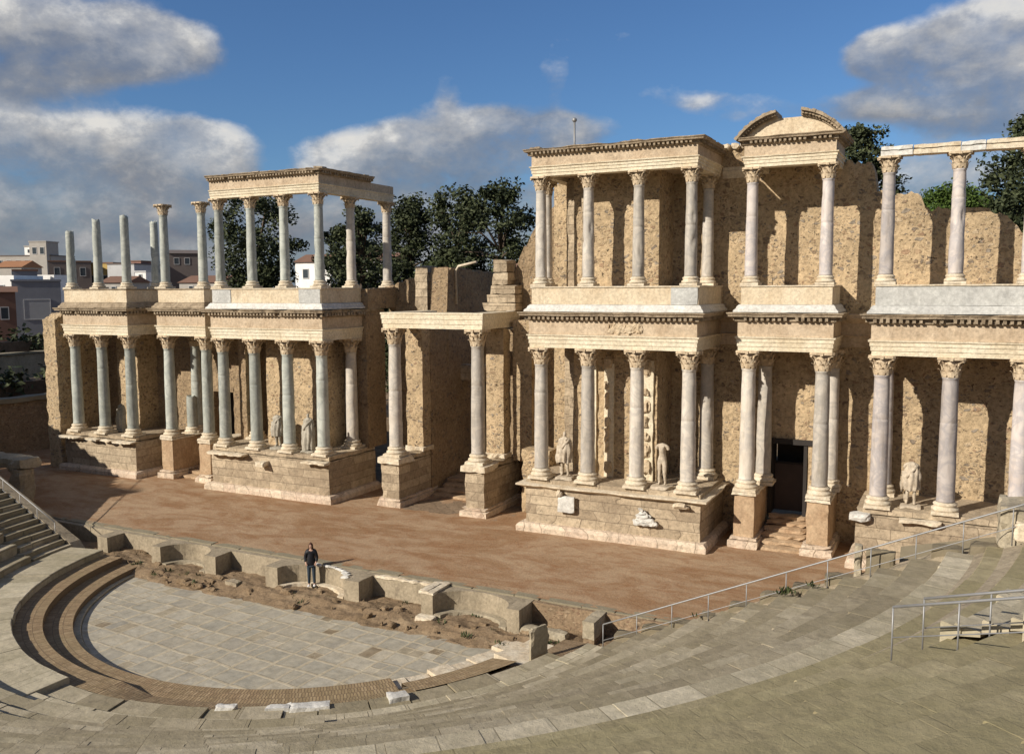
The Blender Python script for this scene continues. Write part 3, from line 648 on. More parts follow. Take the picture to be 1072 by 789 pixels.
entablature(upath(-OX[2] - f_, -OX[0] + f_, YO_L - f_, 3.7), zC, 'lower entablature at the far end over three greenish columns', fill=(-OX[2], -OX[0], YO_L + .2, 3.68, zC + .25, zE - .02), ero=.8, grp=GE)
# relief carving on near frieze
b = MB(); b.rough(9.05, 10.55, -f_ - .07, -f_ + .01, zC + .62, zC + 1.07, .055, .055, 3, .10, 5.5)
b.build('frieze_relief', M['cap'], e1)

# upper podiums (pedestal course of the upper order)
def attic(x0, x1, yf, yb, label, slab='panel', marble=(), ledge='white', broken=0.0):
    t = thing('upper_podium', label, 'parapet', ((x0 + x1) / 2, yf, zE), 'upper podium courses of the stage front')
    pts = upath(x0, x1, yf, yb)
    b = MB(); b.path(pts, [(.26, zE + .012), (.25, zE + .08), (.16, zE + .16), (.13, zE + .24), (.06, zE + .30), (-.5, zE + .31), (-.5, zE + .012)], .35, broken, zE, .012, x0); b.build('podium_ledge', M[ledge], t)
    b = MB(); b.box(x0 + .06, x1 - .06, yf + .06, yb - .02, zE + .05, zQ - .03); b.build('podium_floor', M['frieze'], t)
    b = MB(); b.path(pts, [(.0, zE + .31), (.0, zQ - .07), (-.045, zQ - .07), (-.045, zE + .31)], .5, 0, None, .008, x0 + 1); b.build('front_panel', M[slab], t)
    b = MB(); b.path(pts, [(.0, zQ - .068), (.05, zQ - .055), (.05, zQ - .004), (-.6, zQ - .002), (-.6, zQ - .068)], .4, .2, None, .010, x0 + 2); b.build('podium_cap', M['cornice' if broken > .3 else 'base'], t)
    for a, c in marble:
        b = MB(); b.rough(a, c, yf - .045, yf - .004, zE + .31, zQ - .075, .3, .006, a, .01); b.build('marble_panel', M['greymarble'], t)
    return t
g_ = .30
attic(BX[0] - g_, BX[3] + g_ + .1, -g_, 3.7, 'upper podium with buff panels and one white corner slab above the near podium', marble=((11.65, 12.72),))
attic(-BX[3] - g_, -BX[0] + g_, -g_ + .12, 3.0, 'upper podium with two grey corner slabs under the see-through far colonnade', marble=((-12.6, -11.35), (-6.95, -5.65)))
attic(SX[0] - g_, SX[1] + g_, YS_R - g_, 3.7, 'upper podium under the broken curved pediment')
attic(-SX[1] - g_, -SX[0] + g_, YS_L - g_, 3.7, 'upper podium under two free-standing capped columns', ledge='cornice', broken=.5)
attic(OX[0] - g_, 25.4, YO_R - g_, 3.7, 'upper podium faced in grey marble beyond the pediment', slab='greymarble', ledge='greymarble')
attic(-OX[2] - g_, -OX[0] + g_, YO_L - g_, 3.7, 'upper podium at the far end under three broken shafts', ledge='cornice', broken=.6)
# upper entablatures
h_ = .27
entablature(upath(BX[0] - h_, BX[3] + h_, -h_, 3.7), zU, 'upper entablature crowning the near block in front of the tall rubble wall', up=True, fill=(BX[0], BX[3], .2, 3.68, zU + .2, zU + 1.08), ero=.3, th=.5, grp=GEU)
entablature([(-BX[3] - h_, -h_ + .15), (-BX[0] + h_, -h_ + .15), (-BX[0] + h_, 4.0)], zU, 'upper entablature on the see-through far colonnade with a crumbling cornice', up=True, ero=.75, th=.5, grp=GEU)
entablature([(-BX[0] + h_, 4.02), (-BX[0] + h_, 6.1)], zU, 'lower-set end beam of the far colonnade side return', up=True, ero=.2, th=.5, grp=GEU, frieze=True, cornice=False)
t = entablature(upath(SX[0] - h_, SX[1] + h_, YS_R - h_, 3.7), zU, 'upper entablature with a broken curved pediment', up=True, fill=(SX[0], SX[1], YS_R + .2, 3.68, zU + .2, zU + 1.05), ero=.3, th=.5, grp=GEU)
# broken segmental pediment
cxp = (SX[0] + SX[1]) / 2; hw = 2.03; zb = zU + 1.06; rise = 1.02; Rr = (hw * hw + rise * rise) / (2 * rise); zc_ = zb + rise - Rr; yf = YS_R - h_
th0 = math.asin(hw / Rr)
def arcpts(r, n=24, a0=-1.0, a1=1.0): return [(cxp + r * math.sin(th0 * (a0 + (a1 - a0) * i / n)), zc_ + r * math.cos(th0 * (a0 + (a1 - a0) * i / n))) for i in range(n + 1)]
b = MB(); top = arcpts(Rr - .22)
vs = []; fs = []
tp = [p for p in top if p[1] > zb + .02]; tp = [(tp[0][0] - .1, zb + .02)] + tp + [(tp[-1][0] + .1, zb + .02)]
tp = [(x, min(z, zb + rise - .22 - (0.10 if abs(x - cxp) < .45 else 0))) for x, z in tp]
n = len(tp); vs = [(x, yf + .02, z) for x, z in tp] + [(x, yf + 1.3, z) for x, z in tp]
b.add(vs, [tuple(range(n)), tuple(range(n, 2 * n))[::-1]] + [(i, n + i, n + (i + 1) % n, (i + 1) % n) for i in range(n)]); b.build('tympanum', M['panel'], t)
for a0, a1 in ((-1.0, -.21), (.19, 1.0)):
    b = MB(); N = 14
    for i in range(N):
        q0, q1 = a0 + (a1 - a0) * i / N, a0 + (a1 - a0) * (i + 1) / N
        for (r0, r1, yo) in ((Rr - .25, Rr - .10, -.10), (Rr - .10, Rr + .02 + random.uniform(-.03, .02), -.36)):
            P = [(cxp + r * math.sin(th0 * q), zc_ + r * math.cos(th0 * q)) for r, q in ((r0, q0), (r0, q1), (r1, q1), (r1, q0))]
            ja = random.uniform(-.02, .02)
            vs = [(x, yf + yo + ja, z) for x, z in P] + [(x, yf + 1.0, z) for x, z in P]
            b.add(vs, [(0, 1, 2, 3), (7, 6, 5, 4), (0, 4, 5, 1), (1, 5, 6, 2), (2, 6, 7, 3), (3, 7, 4, 0)])
        qm = (q0 + q1) / 2; x, z = cxp + (Rr - .13) * math.sin(th0 * qm), zc_ + (Rr - .13) * math.cos(th0 * qm)
        b.box(x - .05, x + .05, yf - .24, yf - .08, z - .06, z + .05, .01)
    b.build('raking_cornice', M['cornice'], t)
# bare lintel
t = thing('stone_lintel', 'long bare marble lintel on the pinkish upper columns', 'lintel', (OX[0], YO_R, zU))
x = OX[0] - .3
for w, m_ in ((1.05, 'white'), (1.5, 'base'), (.75, 'white'), (1.35, 'base'), (1.2, 'white'), (1.4, 'base')):
    b = MB(); b.rough(x, min(x + w, 25.6), YO_R - .28, YO_R + .28, zU, zU + .19, .2, .006, x, .01); b.rough(x, min(x + w, 25.6), YO_R - .33, YO_R + .3, zU + .192, zU + .34, .15, .012, x, .02)
    b.build('lintel_block', M[m_], t); x += w + .006
# porch lintel
t = thing('gateway_lintel', 'pale stone lintel spanning the two tall gateway columns', 'lintel', (0, 1.02, 8.56))
b = MB(); b.path([(-2.66, 4.4), (-2.66, .66), (2.70, .66), (2.70, 4.4)], [(0, 8.56), (0, 8.77), (.03, 8.775), (.03, 8.99), (.06, 9.0), (.06, 9.2), (.09, 9.22), (.09, 9.3), (-.72, 9.3), (-.72, 8.56)], .4, .1, None, .012, 2); b.build('lintel_beam', M['entab'], t)

# ---------------------------------------------------------------- rubble walls
def ragged(heights, amp=0.25, seed=0.0):
    """piecewise-linear top profile with broken edge"""
    def f(x):
        h = heights[-1][1]
        if x <= heights[0][0]: h = heights[0][1]
        else:
            for (a, ha), (c, hc) in zip(heights, heights[1:]):
                if a <= x <= c: h = ha + (hc - ha) * (x - a) / max(1e-6, c - a); break
        q = amp * (1.3 * mnoise.noise(Vector((x * 1.4 + seed, 3.3, 1.1))) + 1.0 * mnoise.noise(Vector((x * 5.3 + seed, 1.3, 4.1))))
        return h + round(q / .11) * .11 + .05 * mnoise.noise(Vector((x * 11 + seed, 2, 9)))
    return f
def wall_mb(b, x0, x1, y0, y1, z0, top, step=0.12, axis='x', amp=0.045, seed=0.0):
    """rubble wall along x (or y) with an uneven face and a ragged top"""
    L = x1 - x0; nx = max(1, int(round(L / step))); nz = 44
    fr, bk = [], []
    for i in range(nx + 1):
        x = x0 + L * i / nx; h = top(x) if callable(top) else top
        cf, cb = [], []
        for k in range(nz + 1):
            z = z0 + (h - z0) * k / nz
            d = mnoise.noise(Vector((x * 2.2 + seed, z * 2.6, 7.3))) * amp + mnoise.noise(Vector((x * 6 + seed, z * 7, 2.3))) * amp * .5
            dz = (mnoise.noise(Vector((x * 4 + seed, 8.8, 2))) * .05) if k == nz else 0
            cf.append((x, y0 + d, z + dz)); cb.append((x, y1 + d * .6, z + dz * .5))
        fr.append(cf); bk.append(cb)
    def P(p): return p if axis == 'x' else (p[1], p[0], p[2])
    o = len(b.v); m = nz + 1
    for c in fr: b.v += [P(p) for p in c]
    ob = len(b.v)
    for c in bk: b.v += [P(p) for p in c]
    def q(*a): b.f.append(list(a)); b.sm.append(False); b.uv.append(None)
    for i in range(nx):
        for k in range(nz):
            q(o + i * m + k, o + (i + 1) * m + k, o + (i + 1) * m + k + 1, o + i * m + k + 1)
            q(ob + i * m + k, ob + i * m + k + 1, ob + (i + 1) * m + k + 1, ob + (i + 1) * m + k)
        q(o + i * m + nz, o + (i + 1) * m + nz, ob + (i + 1) * m + nz, ob + i * m + nz)
    for i in (0, nx):
        for k in range(nz): q(o + i * m + k, o + i * m + k + 1, ob + i * m + k + 1, ob + i * m + k)
YW = 3.4
# --- near (tall) wall, with the dark doorway
t = thing('rubble_wall', 'tall ochre rubble back wall of the near wing with a dark doorway', 'wall', (15, YW, 0))
tp = ragged([(5.4, 15.1), (12.1, 15.7), (12.2, 16.1), (13.7, 16.15), (13.8, 15.5), (17.5, 15.35), (18.55, 15.2), (18.72, 14.0), (20.3, 13.9), (20.36, 13.45), (20.75, 13.3), (22.4, 13.3), (23.0, 13.1), (23.3, 12.7), (23.9, 12.1), (26, 11.7)], .12, 3)
b = MB(); wall_mb(b, 10.5, 14.82, YW, YW + 1.2, 0, tp); wall_mb(b, 16.42, 26.2, YW, YW + 1.2, 0, tp, seed=4)
wall_mb(b, 14.82, 16.42, YW, YW + 1.2, 4.05, tp, seed=9)
wall_mb(b, 5.0, 7.0, YW, YW + 1.2, 0, tp, seed=2); b.build('wall_face', M['rubble'], t)
b = MB(); wall_mb(b, 6.85, 10.62, 1.35, 4.8, 2.25, lambda x: zE - .1, seed=3); wall_mb(b, 6.85, 10.62, 1.35, 4.8, zQ - .04, lambda x: 15.75, seed=5); b.build('wall_core', M['rubble'], t)
b = MB()
wall_mb(b, 6.05, 6.85, 2.2, 4.6, 2.25, lambda x: zE - .1, seed=13); wall_mb(b, 6.05, 6.85, 2.4, 4.6, zQ - .04, lambda x: 15.75, seed=15)
b.rough(6.45, 6.75, 1.75, 2.25, 2.28, 7.9, .4, .02, 1, .03); b.rough(7.3, 7.62, 1.05, 1.5, zQ, 14.6, .4, .03, 2, .04)
b.build('wall_pilaster', M['ashlar'], t)
b = MB(); b.path([(12.72, YW - .02), (13.98, YW - .02)], [(0, 8.0), (.05, 8.4), (.12, 8.46), (.04, 8.5), (.04, 8.95), (.3, 9.15), (.34, 9.3), (-.1, 9.35), (-.1, 8.0)], .3, .15, None, .01, 1); b.build('string_course', M['frieze'], t)
b = MB(); b.path([(17.55, YW - .02), (18.95, YW - .02)], [(0, 8.0), (.05, 8.4), (.12, 8.46), (.04, 8.5), (.04, 8.95), (.3, 9.15), (.34, 9.3), (-.1, 9.35), (-.1, 8.0)], .3, .15, None, .01, 5)
b.build('string_course', M['frieze'], t)
b = MB(); b.path([(12.7, YW - .02), (13.98, YW - .02)], [(0, 14.9), (.06, 15.2), (.03, 15.22), (.03, 15.35), (-.1, 15.35), (-.1, 14.9)], .3, .1, None, .01, 1)
b.build('upper_string_course', M['base'], t)
b = MB()
for k in range(5): b.rough(12.35 + k * .36, 12.35 + k * .36 + .33, YW - .25, YW + .6, 16.05, 16.28 + random.uniform(-.05, .06), .12, .03, k, .05)
b.build('wall_coping', M['base'], t)
# engaged reliefs on wall core
b = MB()
for x0, hs in ((8.32, ((7.0, .5, .34), (6.1, .35, .2), (5.3, .7, .22), (4.5, .4, .3), (3.4, 1.1, .24), (2.5, .5, .36))), (10.02, ((6.7, .75, .34), (5.9, .3, .3), (5.2, .5, .34), (4.6, .45, .26), (4.0, .35, .32), (3.3, .6, .34), (2.6, .6, .38)))):
    for z, h, w in hs: b = MB(); b.rough(x0, x0 + w, 1.08, 1.4, z, z + h, .1, .03, z + x0, .09, 4); b.build('wall_relief', M['cap'], t)
b = MB(); b.rough(7.55, 7.95, 1.22, 1.4, 2.3, 7.3, .3, .02, 1, .03); b.rough(8.3, 8.75, 1.22, 1.42, 2.3, 7.2, .3, .02, 2, .03); b.rough(9.98, 10.5, 1.22, 1.42, 2.3, 7.4, .3, .02, 3, .03); b.build('wall_pilaster', M['entab'], t)
# doorway
d = thing('doorway', 'dark doorway at the top of the steps behind two pedestal columns', 'door', (15.6, YW, 1.0))
b = MB(); b.box(14.84, 14.98, YW - .06, YW + 1.1, 0.95, 3.92); b.box(16.26, 16.40, YW - .06, YW + 1.1, 0.95, 3.92); b.box(14.65, 16.6, YW - .12, YW + .5, 3.925, 4.14); b.build('door_frame', M['darkdoor'], d)
b = MB(); b.box(14.985, 16.255, YW + .75, YW + .83, 0.95, 2.95); b.build('door_leaf', M['gate'], d)
b = MB(); b.box(14.985, 16.255, YW + .70, YW + .86, 2.955, 3.05); b.build('door_rail', M['darkdoor'], d)
b = MB(); b.box(14.985, 16.255, YW + 1.22, YW + 1.26, 0.9, 4.1); b.build('door_shade_panel', M['darkdoor'], d)  # dark panel, its colour stands for the shade inside the doorway
st = thing('stone_steps', 'worn stone steps climbing to the dark doorway between two pedestals', 'steps', (15.7, 1.5, 0))
for k in range(6):
    b = MB(); b.rough(14.90, 16.64, 0.95 + k * .42, 3.66, max(0, k * .16 - .02) - (.03 if k == 0 else 0), (k + 1) * .16, .25, .035, k, .06); b.build('step', M['ped'], st)

# --- far (low) wall
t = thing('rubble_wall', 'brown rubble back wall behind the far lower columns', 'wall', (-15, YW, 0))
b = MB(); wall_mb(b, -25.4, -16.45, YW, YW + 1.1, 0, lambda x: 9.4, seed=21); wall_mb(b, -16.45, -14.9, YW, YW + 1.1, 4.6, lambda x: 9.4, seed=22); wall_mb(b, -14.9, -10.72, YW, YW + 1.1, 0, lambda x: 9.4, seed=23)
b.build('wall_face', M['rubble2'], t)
b = MB(); wall_mb(b, -10.62, -6.85, 1.4, 4.8, 2.25, lambda x: 9.35, seed=24); b.build('wall_core', M['rubble'], t)
b = MB(); wall_mb(b, -22.6, -20.9, 2.0, 4.0, 2.2, lambda x: 9.35, seed=26); b.build('wall_core', M['rubble'], t)
b = MB(); wall_mb(b, 2.95, 4.6, -6.3, -5.3, 2.2, lambda x: 9.35, axis='y', seed=25); b.build('wall_return', M['rubble2'], t)
b = MB(); wall_mb(b, -13.4, -12.9, 2.3, 4.0, 2.2, lambda x: 9.3, seed=27); b.build('wall_return', M['rubble2'], t)
b = MB(); b.box(-16.45, -14.9, YW + 1.2, YW + 1.25, 0.4, 4.6); b.build('door_shade_panel', M['darkdoor'], t)  # dark sheet closing the far side door, shade put in as colour
st = thing('stone_steps', 'shaded steps rising to the far side door between two pedestals', 'steps', (-15.7, 1.5, 0))
for k in range(5):
    b = MB(); b.rough(-16.7, -14.85, 0.9 + k * .5, 3.66, max(0, k * .17 - .02) - (.03 if k == 0 else 0), (k + 1) * .17, .25, .03, k + 9, .06); b.build('step', M['ped'], st)
# ragged parapet behind the gateway side of the far block
t = thing('ragged_wall', 'ragged shaded wall with a square pillar above the gateway, beside the far colonnade', 'wall', (-3.5, 5.5, 9))
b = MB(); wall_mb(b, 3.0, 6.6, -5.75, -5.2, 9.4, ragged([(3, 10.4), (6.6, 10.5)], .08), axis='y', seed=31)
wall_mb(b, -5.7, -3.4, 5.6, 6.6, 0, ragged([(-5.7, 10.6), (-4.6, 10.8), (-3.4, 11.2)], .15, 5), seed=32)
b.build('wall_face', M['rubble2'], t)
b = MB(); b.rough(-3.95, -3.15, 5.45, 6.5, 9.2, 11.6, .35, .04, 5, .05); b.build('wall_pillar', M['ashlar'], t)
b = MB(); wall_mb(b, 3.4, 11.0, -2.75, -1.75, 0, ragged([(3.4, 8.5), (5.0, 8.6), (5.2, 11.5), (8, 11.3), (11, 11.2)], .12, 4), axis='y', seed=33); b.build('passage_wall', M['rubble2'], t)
b = MB(); b.rough(-2.74, -1.76, 2.65, 3.42, 2.36, 8.54, .35, .03, 6, .04); b.build('door_jamb', M['rubble'], t)
b = MB(); b.rough(-2.86, -1.66, 2.52, 3.5, 2.34, 2.6, .2, .03, 7, .06); b.build('jamb_base', M['base'], t)
b = MB(); b.tube([(-1.72, 6.0, 9.6), (-1.70, 5.9, 11.3), (-1.5, 5.85, 11.55), (-.4, 5.8, 11.75)], .07, 6); b.build('bare_vine', M['base'], t)
t = thing('ragged_wall', 'stepped broken masonry jamb rising between the gateway and the near block', 'wall', (2.5, 4, 0))
b = MB(); b.rough(1.78, 2.74, 2.65, 3.42, 2.36, 8.54, .35, .03, 6, .04); b.build('door_jamb', M['rubble'], t)
b = MB(); b.rough(1.66, 2.86, 2.52, 3.5, 2.34, 2.6, .2, .03, 7, .06); b.build('jamb_base', M['base'], t)
b = MB()
for k, (xa, xb, z0, z1) in enumerate(((1.1, 2.9, 9.31, 9.72), (1.35, 2.9, 9.72, 10.12), (1.55, 2.9, 10.12, 10.55), (1.66, 2.5, 10.55, 11.15), (1.7, 2.46, 11.15, 11.75))):
    b.rough(xa, xb, 3.6, 4.6, z0, z1, .3, .03, k, .03)
b.build('stepped_masonry', M['ashlar'], t)
b = MB(); wall_mb(b, 2.4, 5.4, 4.4, 5.6, 0, ragged([(2.4, 11.2), (3.0, 12.4), (3.6, 13.3), (4.4, 14.0), (5.4, 14.6)], .2, 8), seed=35)
wall_mb(b, 4.5, 9.0, 1.9, 2.9, 0, lambda x: 8.4, axis='y', seed=36); b.build('wall_face', M['rubble2'], t)
b = MB(); wall_mb(b, 3.3, 4.5, 2.9, 3.9, 2.2, lambda x: 8.9, axis='y', seed=37); b.rough(3.9, 5.3, 2.2, 3.4, 0, 3.0, .3, .05, 3, .06); b.build('wall_stub', M['rubble'], t)
frag('stone_beam', 'squared stone beam jutting out inside the dark gateway passage', -1.9, -.35, 6.4, 7.2, 5.55, 6.4, 'ashlar', cat='beam')
t = thing('back_gate', 'dark inner doorway at the back of the gateway passage', 'door', (0, 11.5, 0))
b = MB(); b.box(-1.7, -.2, 10.9, 11.3, 0, 8.2); b.box(1.5, 2.2, 9.2, 11.3, 0, 8.2); b.build('door_pier', M['rubble2'], t)
b = MB(); b.rough(-1.7, 2.2, 9.4, 10.6, 6.6, 7.6, .4, .05, 3, .06); b.build('door_lintel', M['ashlar'], t)
st = thing('stone_steps', 'shaded steps inside the gateway between its long pedestals', 'steps', (0, 3, 0))
for k in range(4):
    b = MB(); b.rough(-1.6, 1.6, 3.0 + k * .5, 6, max(0, k * .17 - .02) - (.03 if k == 0 else 0), (k + 1) * .17, .3, .03, k + 19, .05); b.build('step', M['ped'], st)

# rubble end wall at the far end
t = thing('end_wall', 'thick rubble wall standing at the far end of the stage, lit narrow end face', 'wall', (-25.6, 0, 0))
b = MB(); wall_mb(b, -.1, 4.6, -26.15, -25.1, 0, ragged([(-.1, 8.7), (.6, 9.0), (4.6, 8.9)], .15, 2), axis='y', amp=.12, seed=41); b.build('wall_face', M['rubble'], t)

# ---------------------------------------------------------------- ground, stage, orchestra
CX, CY = 0.9, -8.3
def sheet(b, x0, x1, y0, y1, z): b.add([(x0, y0, z), (x1, y0, z), (x1, y1, z), (x0, y1, z)], [(0, 1, 2, 3)])
b = MB(); sheet(b, -900, 900, -8.0, 1500, -.02); sheet(b, -900, -38, -300, -8.0, -.02); sheet(b, 40, 900, -300, -8.0, -.02); sheet(b, -38, 40, -300, -46, -.02)
structure(b.build('ground', M['dirt'], fix=False))
b = MB(); sheet(b, -45, 45, -50, -6, -1.35); structure(b.build('lower_ground', M['dirt'], fix=False))
# stage floor: gently uneven earth
b = MB(); nx, ny = 170, 36
for j in range(ny + 1):
    for i in range(nx + 1):
        x, y = -38 + 80 * i / nx, -7.97 + 12.4 * j / ny
        b.v.append((x, y, .028 + .022 * mnoise.noise(Vector((x * .5, y * .5, 2))) + .010 * mnoise.noise(Vector((x * 1.7, y * 1.7, 5)))))
for j in range(ny):
    for i in range(nx):
        a = j * (nx + 1) + i; b.f.append([a, a + 1, a + nx + 2, a + nx + 1]); b.sm.append(True); b.uv.append(None)
structure(b.build('stage_ground', M['earth'], fix=False))
b = MB(); b.rough(-2.2, 3.9, .28, 3.2, -.06, .035, .4, .012, 3, .02); structure(b.build('gateway_pavement', M['paving']))
b = MB()
n = 160; vs = [(CX, CY - 2, -1.0)] + [(CX + 8.4 * math.cos(PI + PI * i / n), CY + 8.4 * math.sin(PI + PI * i / n) if 0 < i < n else -10.0, -1.0) for i in range(n + 1)]
R8 = 8.4; a_ = math.asin(1.75 / R8)
ring = [(CX + R8 * math.cos(-PI + a_ + (PI - 2 * a_) * i / n), CY + R8 * math.sin(-PI + a_ + (PI - 2 * a_) * i / n), -1.0) for i in range(n + 1)]
b.add([(CX, CY - 4, -1.0)] + ring, [(0, i + 1, i + 2) for i in range(n)] + [(0, n + 1, 1)]); structure(b.build('orchestra_pavement', M['flags'], fix=False))
# dirt shelf between orchestra and pulpitum
b = MB(); nx, ny = 300, 26
for j in range(ny + 1):
    for i in range(nx + 1):
        x, y = -17 + 33.5 * i / nx, -10.45 + 2.6 * j / ny
        t = j / ny; z = -1.03 + min(1, t * 3.2) * .28
        k = mnoise.noise(Vector((x * .9, y * 1.6, 3))) * .05 + round(mnoise.noise(Vector((x * 1.5, y * 3.4, 8))) * 3.2) * .030 + mnoise.noise(Vector((x * 6, y * 7, 1))) * .022
        z += k * (0.25 if j == 0 else 1)
        if x > 12: z += (x - 12) * .12
        if x < -8.2 : z += min(1, (-8.2 - x)) * .12
        b.v.append((x, y + .12 * mnoise.noise(Vector((x * 1.3, 2, 2))), z))
for j in range(ny):
    for i in range(nx):
        a = j * (nx + 1) + i; b.f.append([a, a + 1, a + nx + 2, a + nx + 1]); b.sm.append(False); b.uv.append(None)
structure(b.build('trench_ground', M['dirt'], fix=False))
# rubble in the trench
b = MB()
for k in range(110):
    x = random.uniform(-11, 13) if k % 3 else random.choice((-9.5, -5.0, -3.3, .3, 4.2, 6.5, 10.4)) + random.gauss(0, .5); y = random.uniform(-10.3, -8.9); s_ = random.uniform(.03, .10) + (.16 * random.random() ** 3)
    b.rough(x - s_, x + s_ * random.uniform(.6, 1.6), y - s_ * .7, y + s_ * .7, -.98, -.86 + .30 * min(1, (y + 10.35) * 1.2) * .55 + s_ * random.uniform(.0, .5), .1, .05, k * 1.3, .06, 4)
o = b.build('rubble', M['dirt']); o['kind'] = 'stuff'; o['label'] = 'broken stones and rubble along the foot of the niche wall'
GS = 'loose flat stones in the trench by the orchestra'
for k, (x, y, w, l) in enumerate(((-9.6, -9.9, 1.9, 'long pale stone slab lying by the end of the brown steps'), (12.3, -10.1, 1.0, 'grey stone kerb lying behind the upright broken slab'), (10.2, -9.0, 1.6, 'low grey stone sill at the foot of the rough niche wall section'), (-2.6, -9.55, .6, 'small stone heap block below the gap between two niches'), (6.0, -9.5, .7, 'pale foot block under the wall pier beside the plain niche'))):
    frag('loose_stone', l, x - w / 2, x + w / 2, y - .22, y + .22, -1.02, -.66 if k != 2 else -.55, ('walk', 'pulptop', 'pulptop', 'pulp', 'base')[k] if k else 'pulptop', GS)

# pulpitum: low front wall of the stage with niches
PY, PF, YB = -8.35, -9.22, -7.9
out = [(-17, PY)]
def arc(x0, x1, dep):
    c = (x0 + x1) / 2; r = (x1 - x0) / 2; N = 16
    return [(c - r * math.cos(PI * i / N), PF + dep * math.sin(PI * i / N)) for i in range(N + 1)]
def pier(x0, x1): return [(x0, PF), (x1, PF)]
out += [(-10.62, PY)] + pier(-10.62, -10.02) + [(-10.02, PY), (-7.40, PY)] + pier(-7.40, -6.90) + arc(-6.899, -4.461, .98) + pier(-4.46, -3.88) + [(-3.88, PY), (-1.34, PY)] + pier(-1.34, -.75) + arc(-.749, 2.329, .98) + pier(2.33, 3.0) + [(3.0, PY), (5.62, PY)] + pier(5.62, 6.09) + arc(6.091, 8.929, .98) + pier(8.93, 9.39) + [(9.39, PY)]
out2 = out + [(9.39, YB), (-17, YB)]
t = thing('pulpitum_wall', 'low weathered stage-front wall with rounded niches and projecting piers', 'wall', (0, -8, -1))
def wallshape(b, poly, z0, z1, seg=.25):
    # subdivided front faces with slight wear
    P = []
    for i in range(len(poly)):
        a, c = Vector(poly[i]), Vector(poly[(i + 1) % len(poly)]); n = max(1, int((c - a).length / seg))
        for k in range(n): P.append(a + (c - a) * (k / n))
    N = len(P); lev = [z0 + (z1 - z0) * i / 4 for i in range(5)]; o = len(b.v)
    for li, z in enumerate(lev):
        for p in P:
            q = mnoise.noise_vector(Vector((p.x * 2.5, p.y * 2.5, z * 2.5))) * .016 + mnoise.noise_vector(Vector((p.x * 7, p.y * 7, z * 7))) * .008
            b.v.append((p.x + q.x, p.y + q.y, z + q.z * (1.0 if li == 4 else .3)))
    for li in range(4):
        for i in range(N): b.f.append([o + li * N + i, o + li * N + (i + 1) % N, o + (li + 1) * N + (i + 1) % N, o + (li + 1) * N + i]); b.sm.append(False); b.uv.append(None)
    b.f.append([o + 4 * N + i for i in range(N)]); b.sm.append(False); b.uv.append(None)
b = MB(); wallshape(b, out2, -1.3, -.004); b.build('wall_body', M['pulp'], t)
b = MB(); wallshape(b, [(9.39, PY + .1), (11.63, PY + .1), (11.63, PF + .02), (11.98, PF + .06), (11.98, PY + .1), (17, PY + .1), (17, YB), (9.39, YB)], -1.3, -.02); b.build('rough_wall', M['brickrub'], t)
b = MB(); b.rough(11.60, 12.01, PF - .02, YB, -.55, .03, .2, .015, 4, .03); b.build('wall_pier', M['pulptop'], t)
x = -16.9
b = MB()
while x < 15.6:
    w = random.uniform(.9, 1.9); b.rough(x, min(x + w, 15.8) - .012, YB - .20, YB + .16, -.12, .045 + random.uniform(-.012, .012), .3, .012, x, .02); x += w
b.build('stage_kerb', M['walk'], t)
for a, c, l in ((-6.9, -4.46, 0), (-.75, 2.33, 1), (6.09, 8.93, 2)):
    cpt = (a + c) / 2; r = (c - a) / 2 - .04; b = MB(); N = 14; P1 = [(cpt - r * math.cos(PI * i / N), PF + (.94) * math.sin(PI * i / N)) for i in range(N + 1)]; P2 = [(cpt - (r - .26) * math.cos(PI * i / N), PF + (.94 - .24) * math.sin(PI * i / N)) for i in range(N + 1)]
    b.prism(P1 + P2[::-1], -.9, -.66); b.build('niche_sill', M['base' if l == 1 else 'pulptop'], t)
    if l == 1:
        b = MB()
        for i in range(6, 14): b.rough(P1[i][0] - .16, P1[i][0] + .16, P1[i][1] - .06, P1[i][1] + .10, -.03, .055, .1, .03, i, .03, 3)
        b.build('niche_coping', M['white'], t)
b = MB(); b.rough(5.55, 6.15, PF - .05, -8.0, .0, .10, .2, .02, 3, .04); b.rough(5.6, 5.9, PF - .02, -8.3, .10, .14, .2, .02, 3, .04); b.rough(3.1, 5.6, PY - .06, PY + .12, -.06, .06, .2, .03, 8, .05, 3); b.build('wall_coping', M['base'], t)
b = MB(); b.rough(2.3, 3.05, PF - .05, PF + .5, -1.0, -.80, .2, .02, 3, .03); b.rough(5.5, 6.15, PF - .12, PF + .4, -1.0, -.72, .2, .04, 5, .06); b.build('pier_foot', M['base'], t)

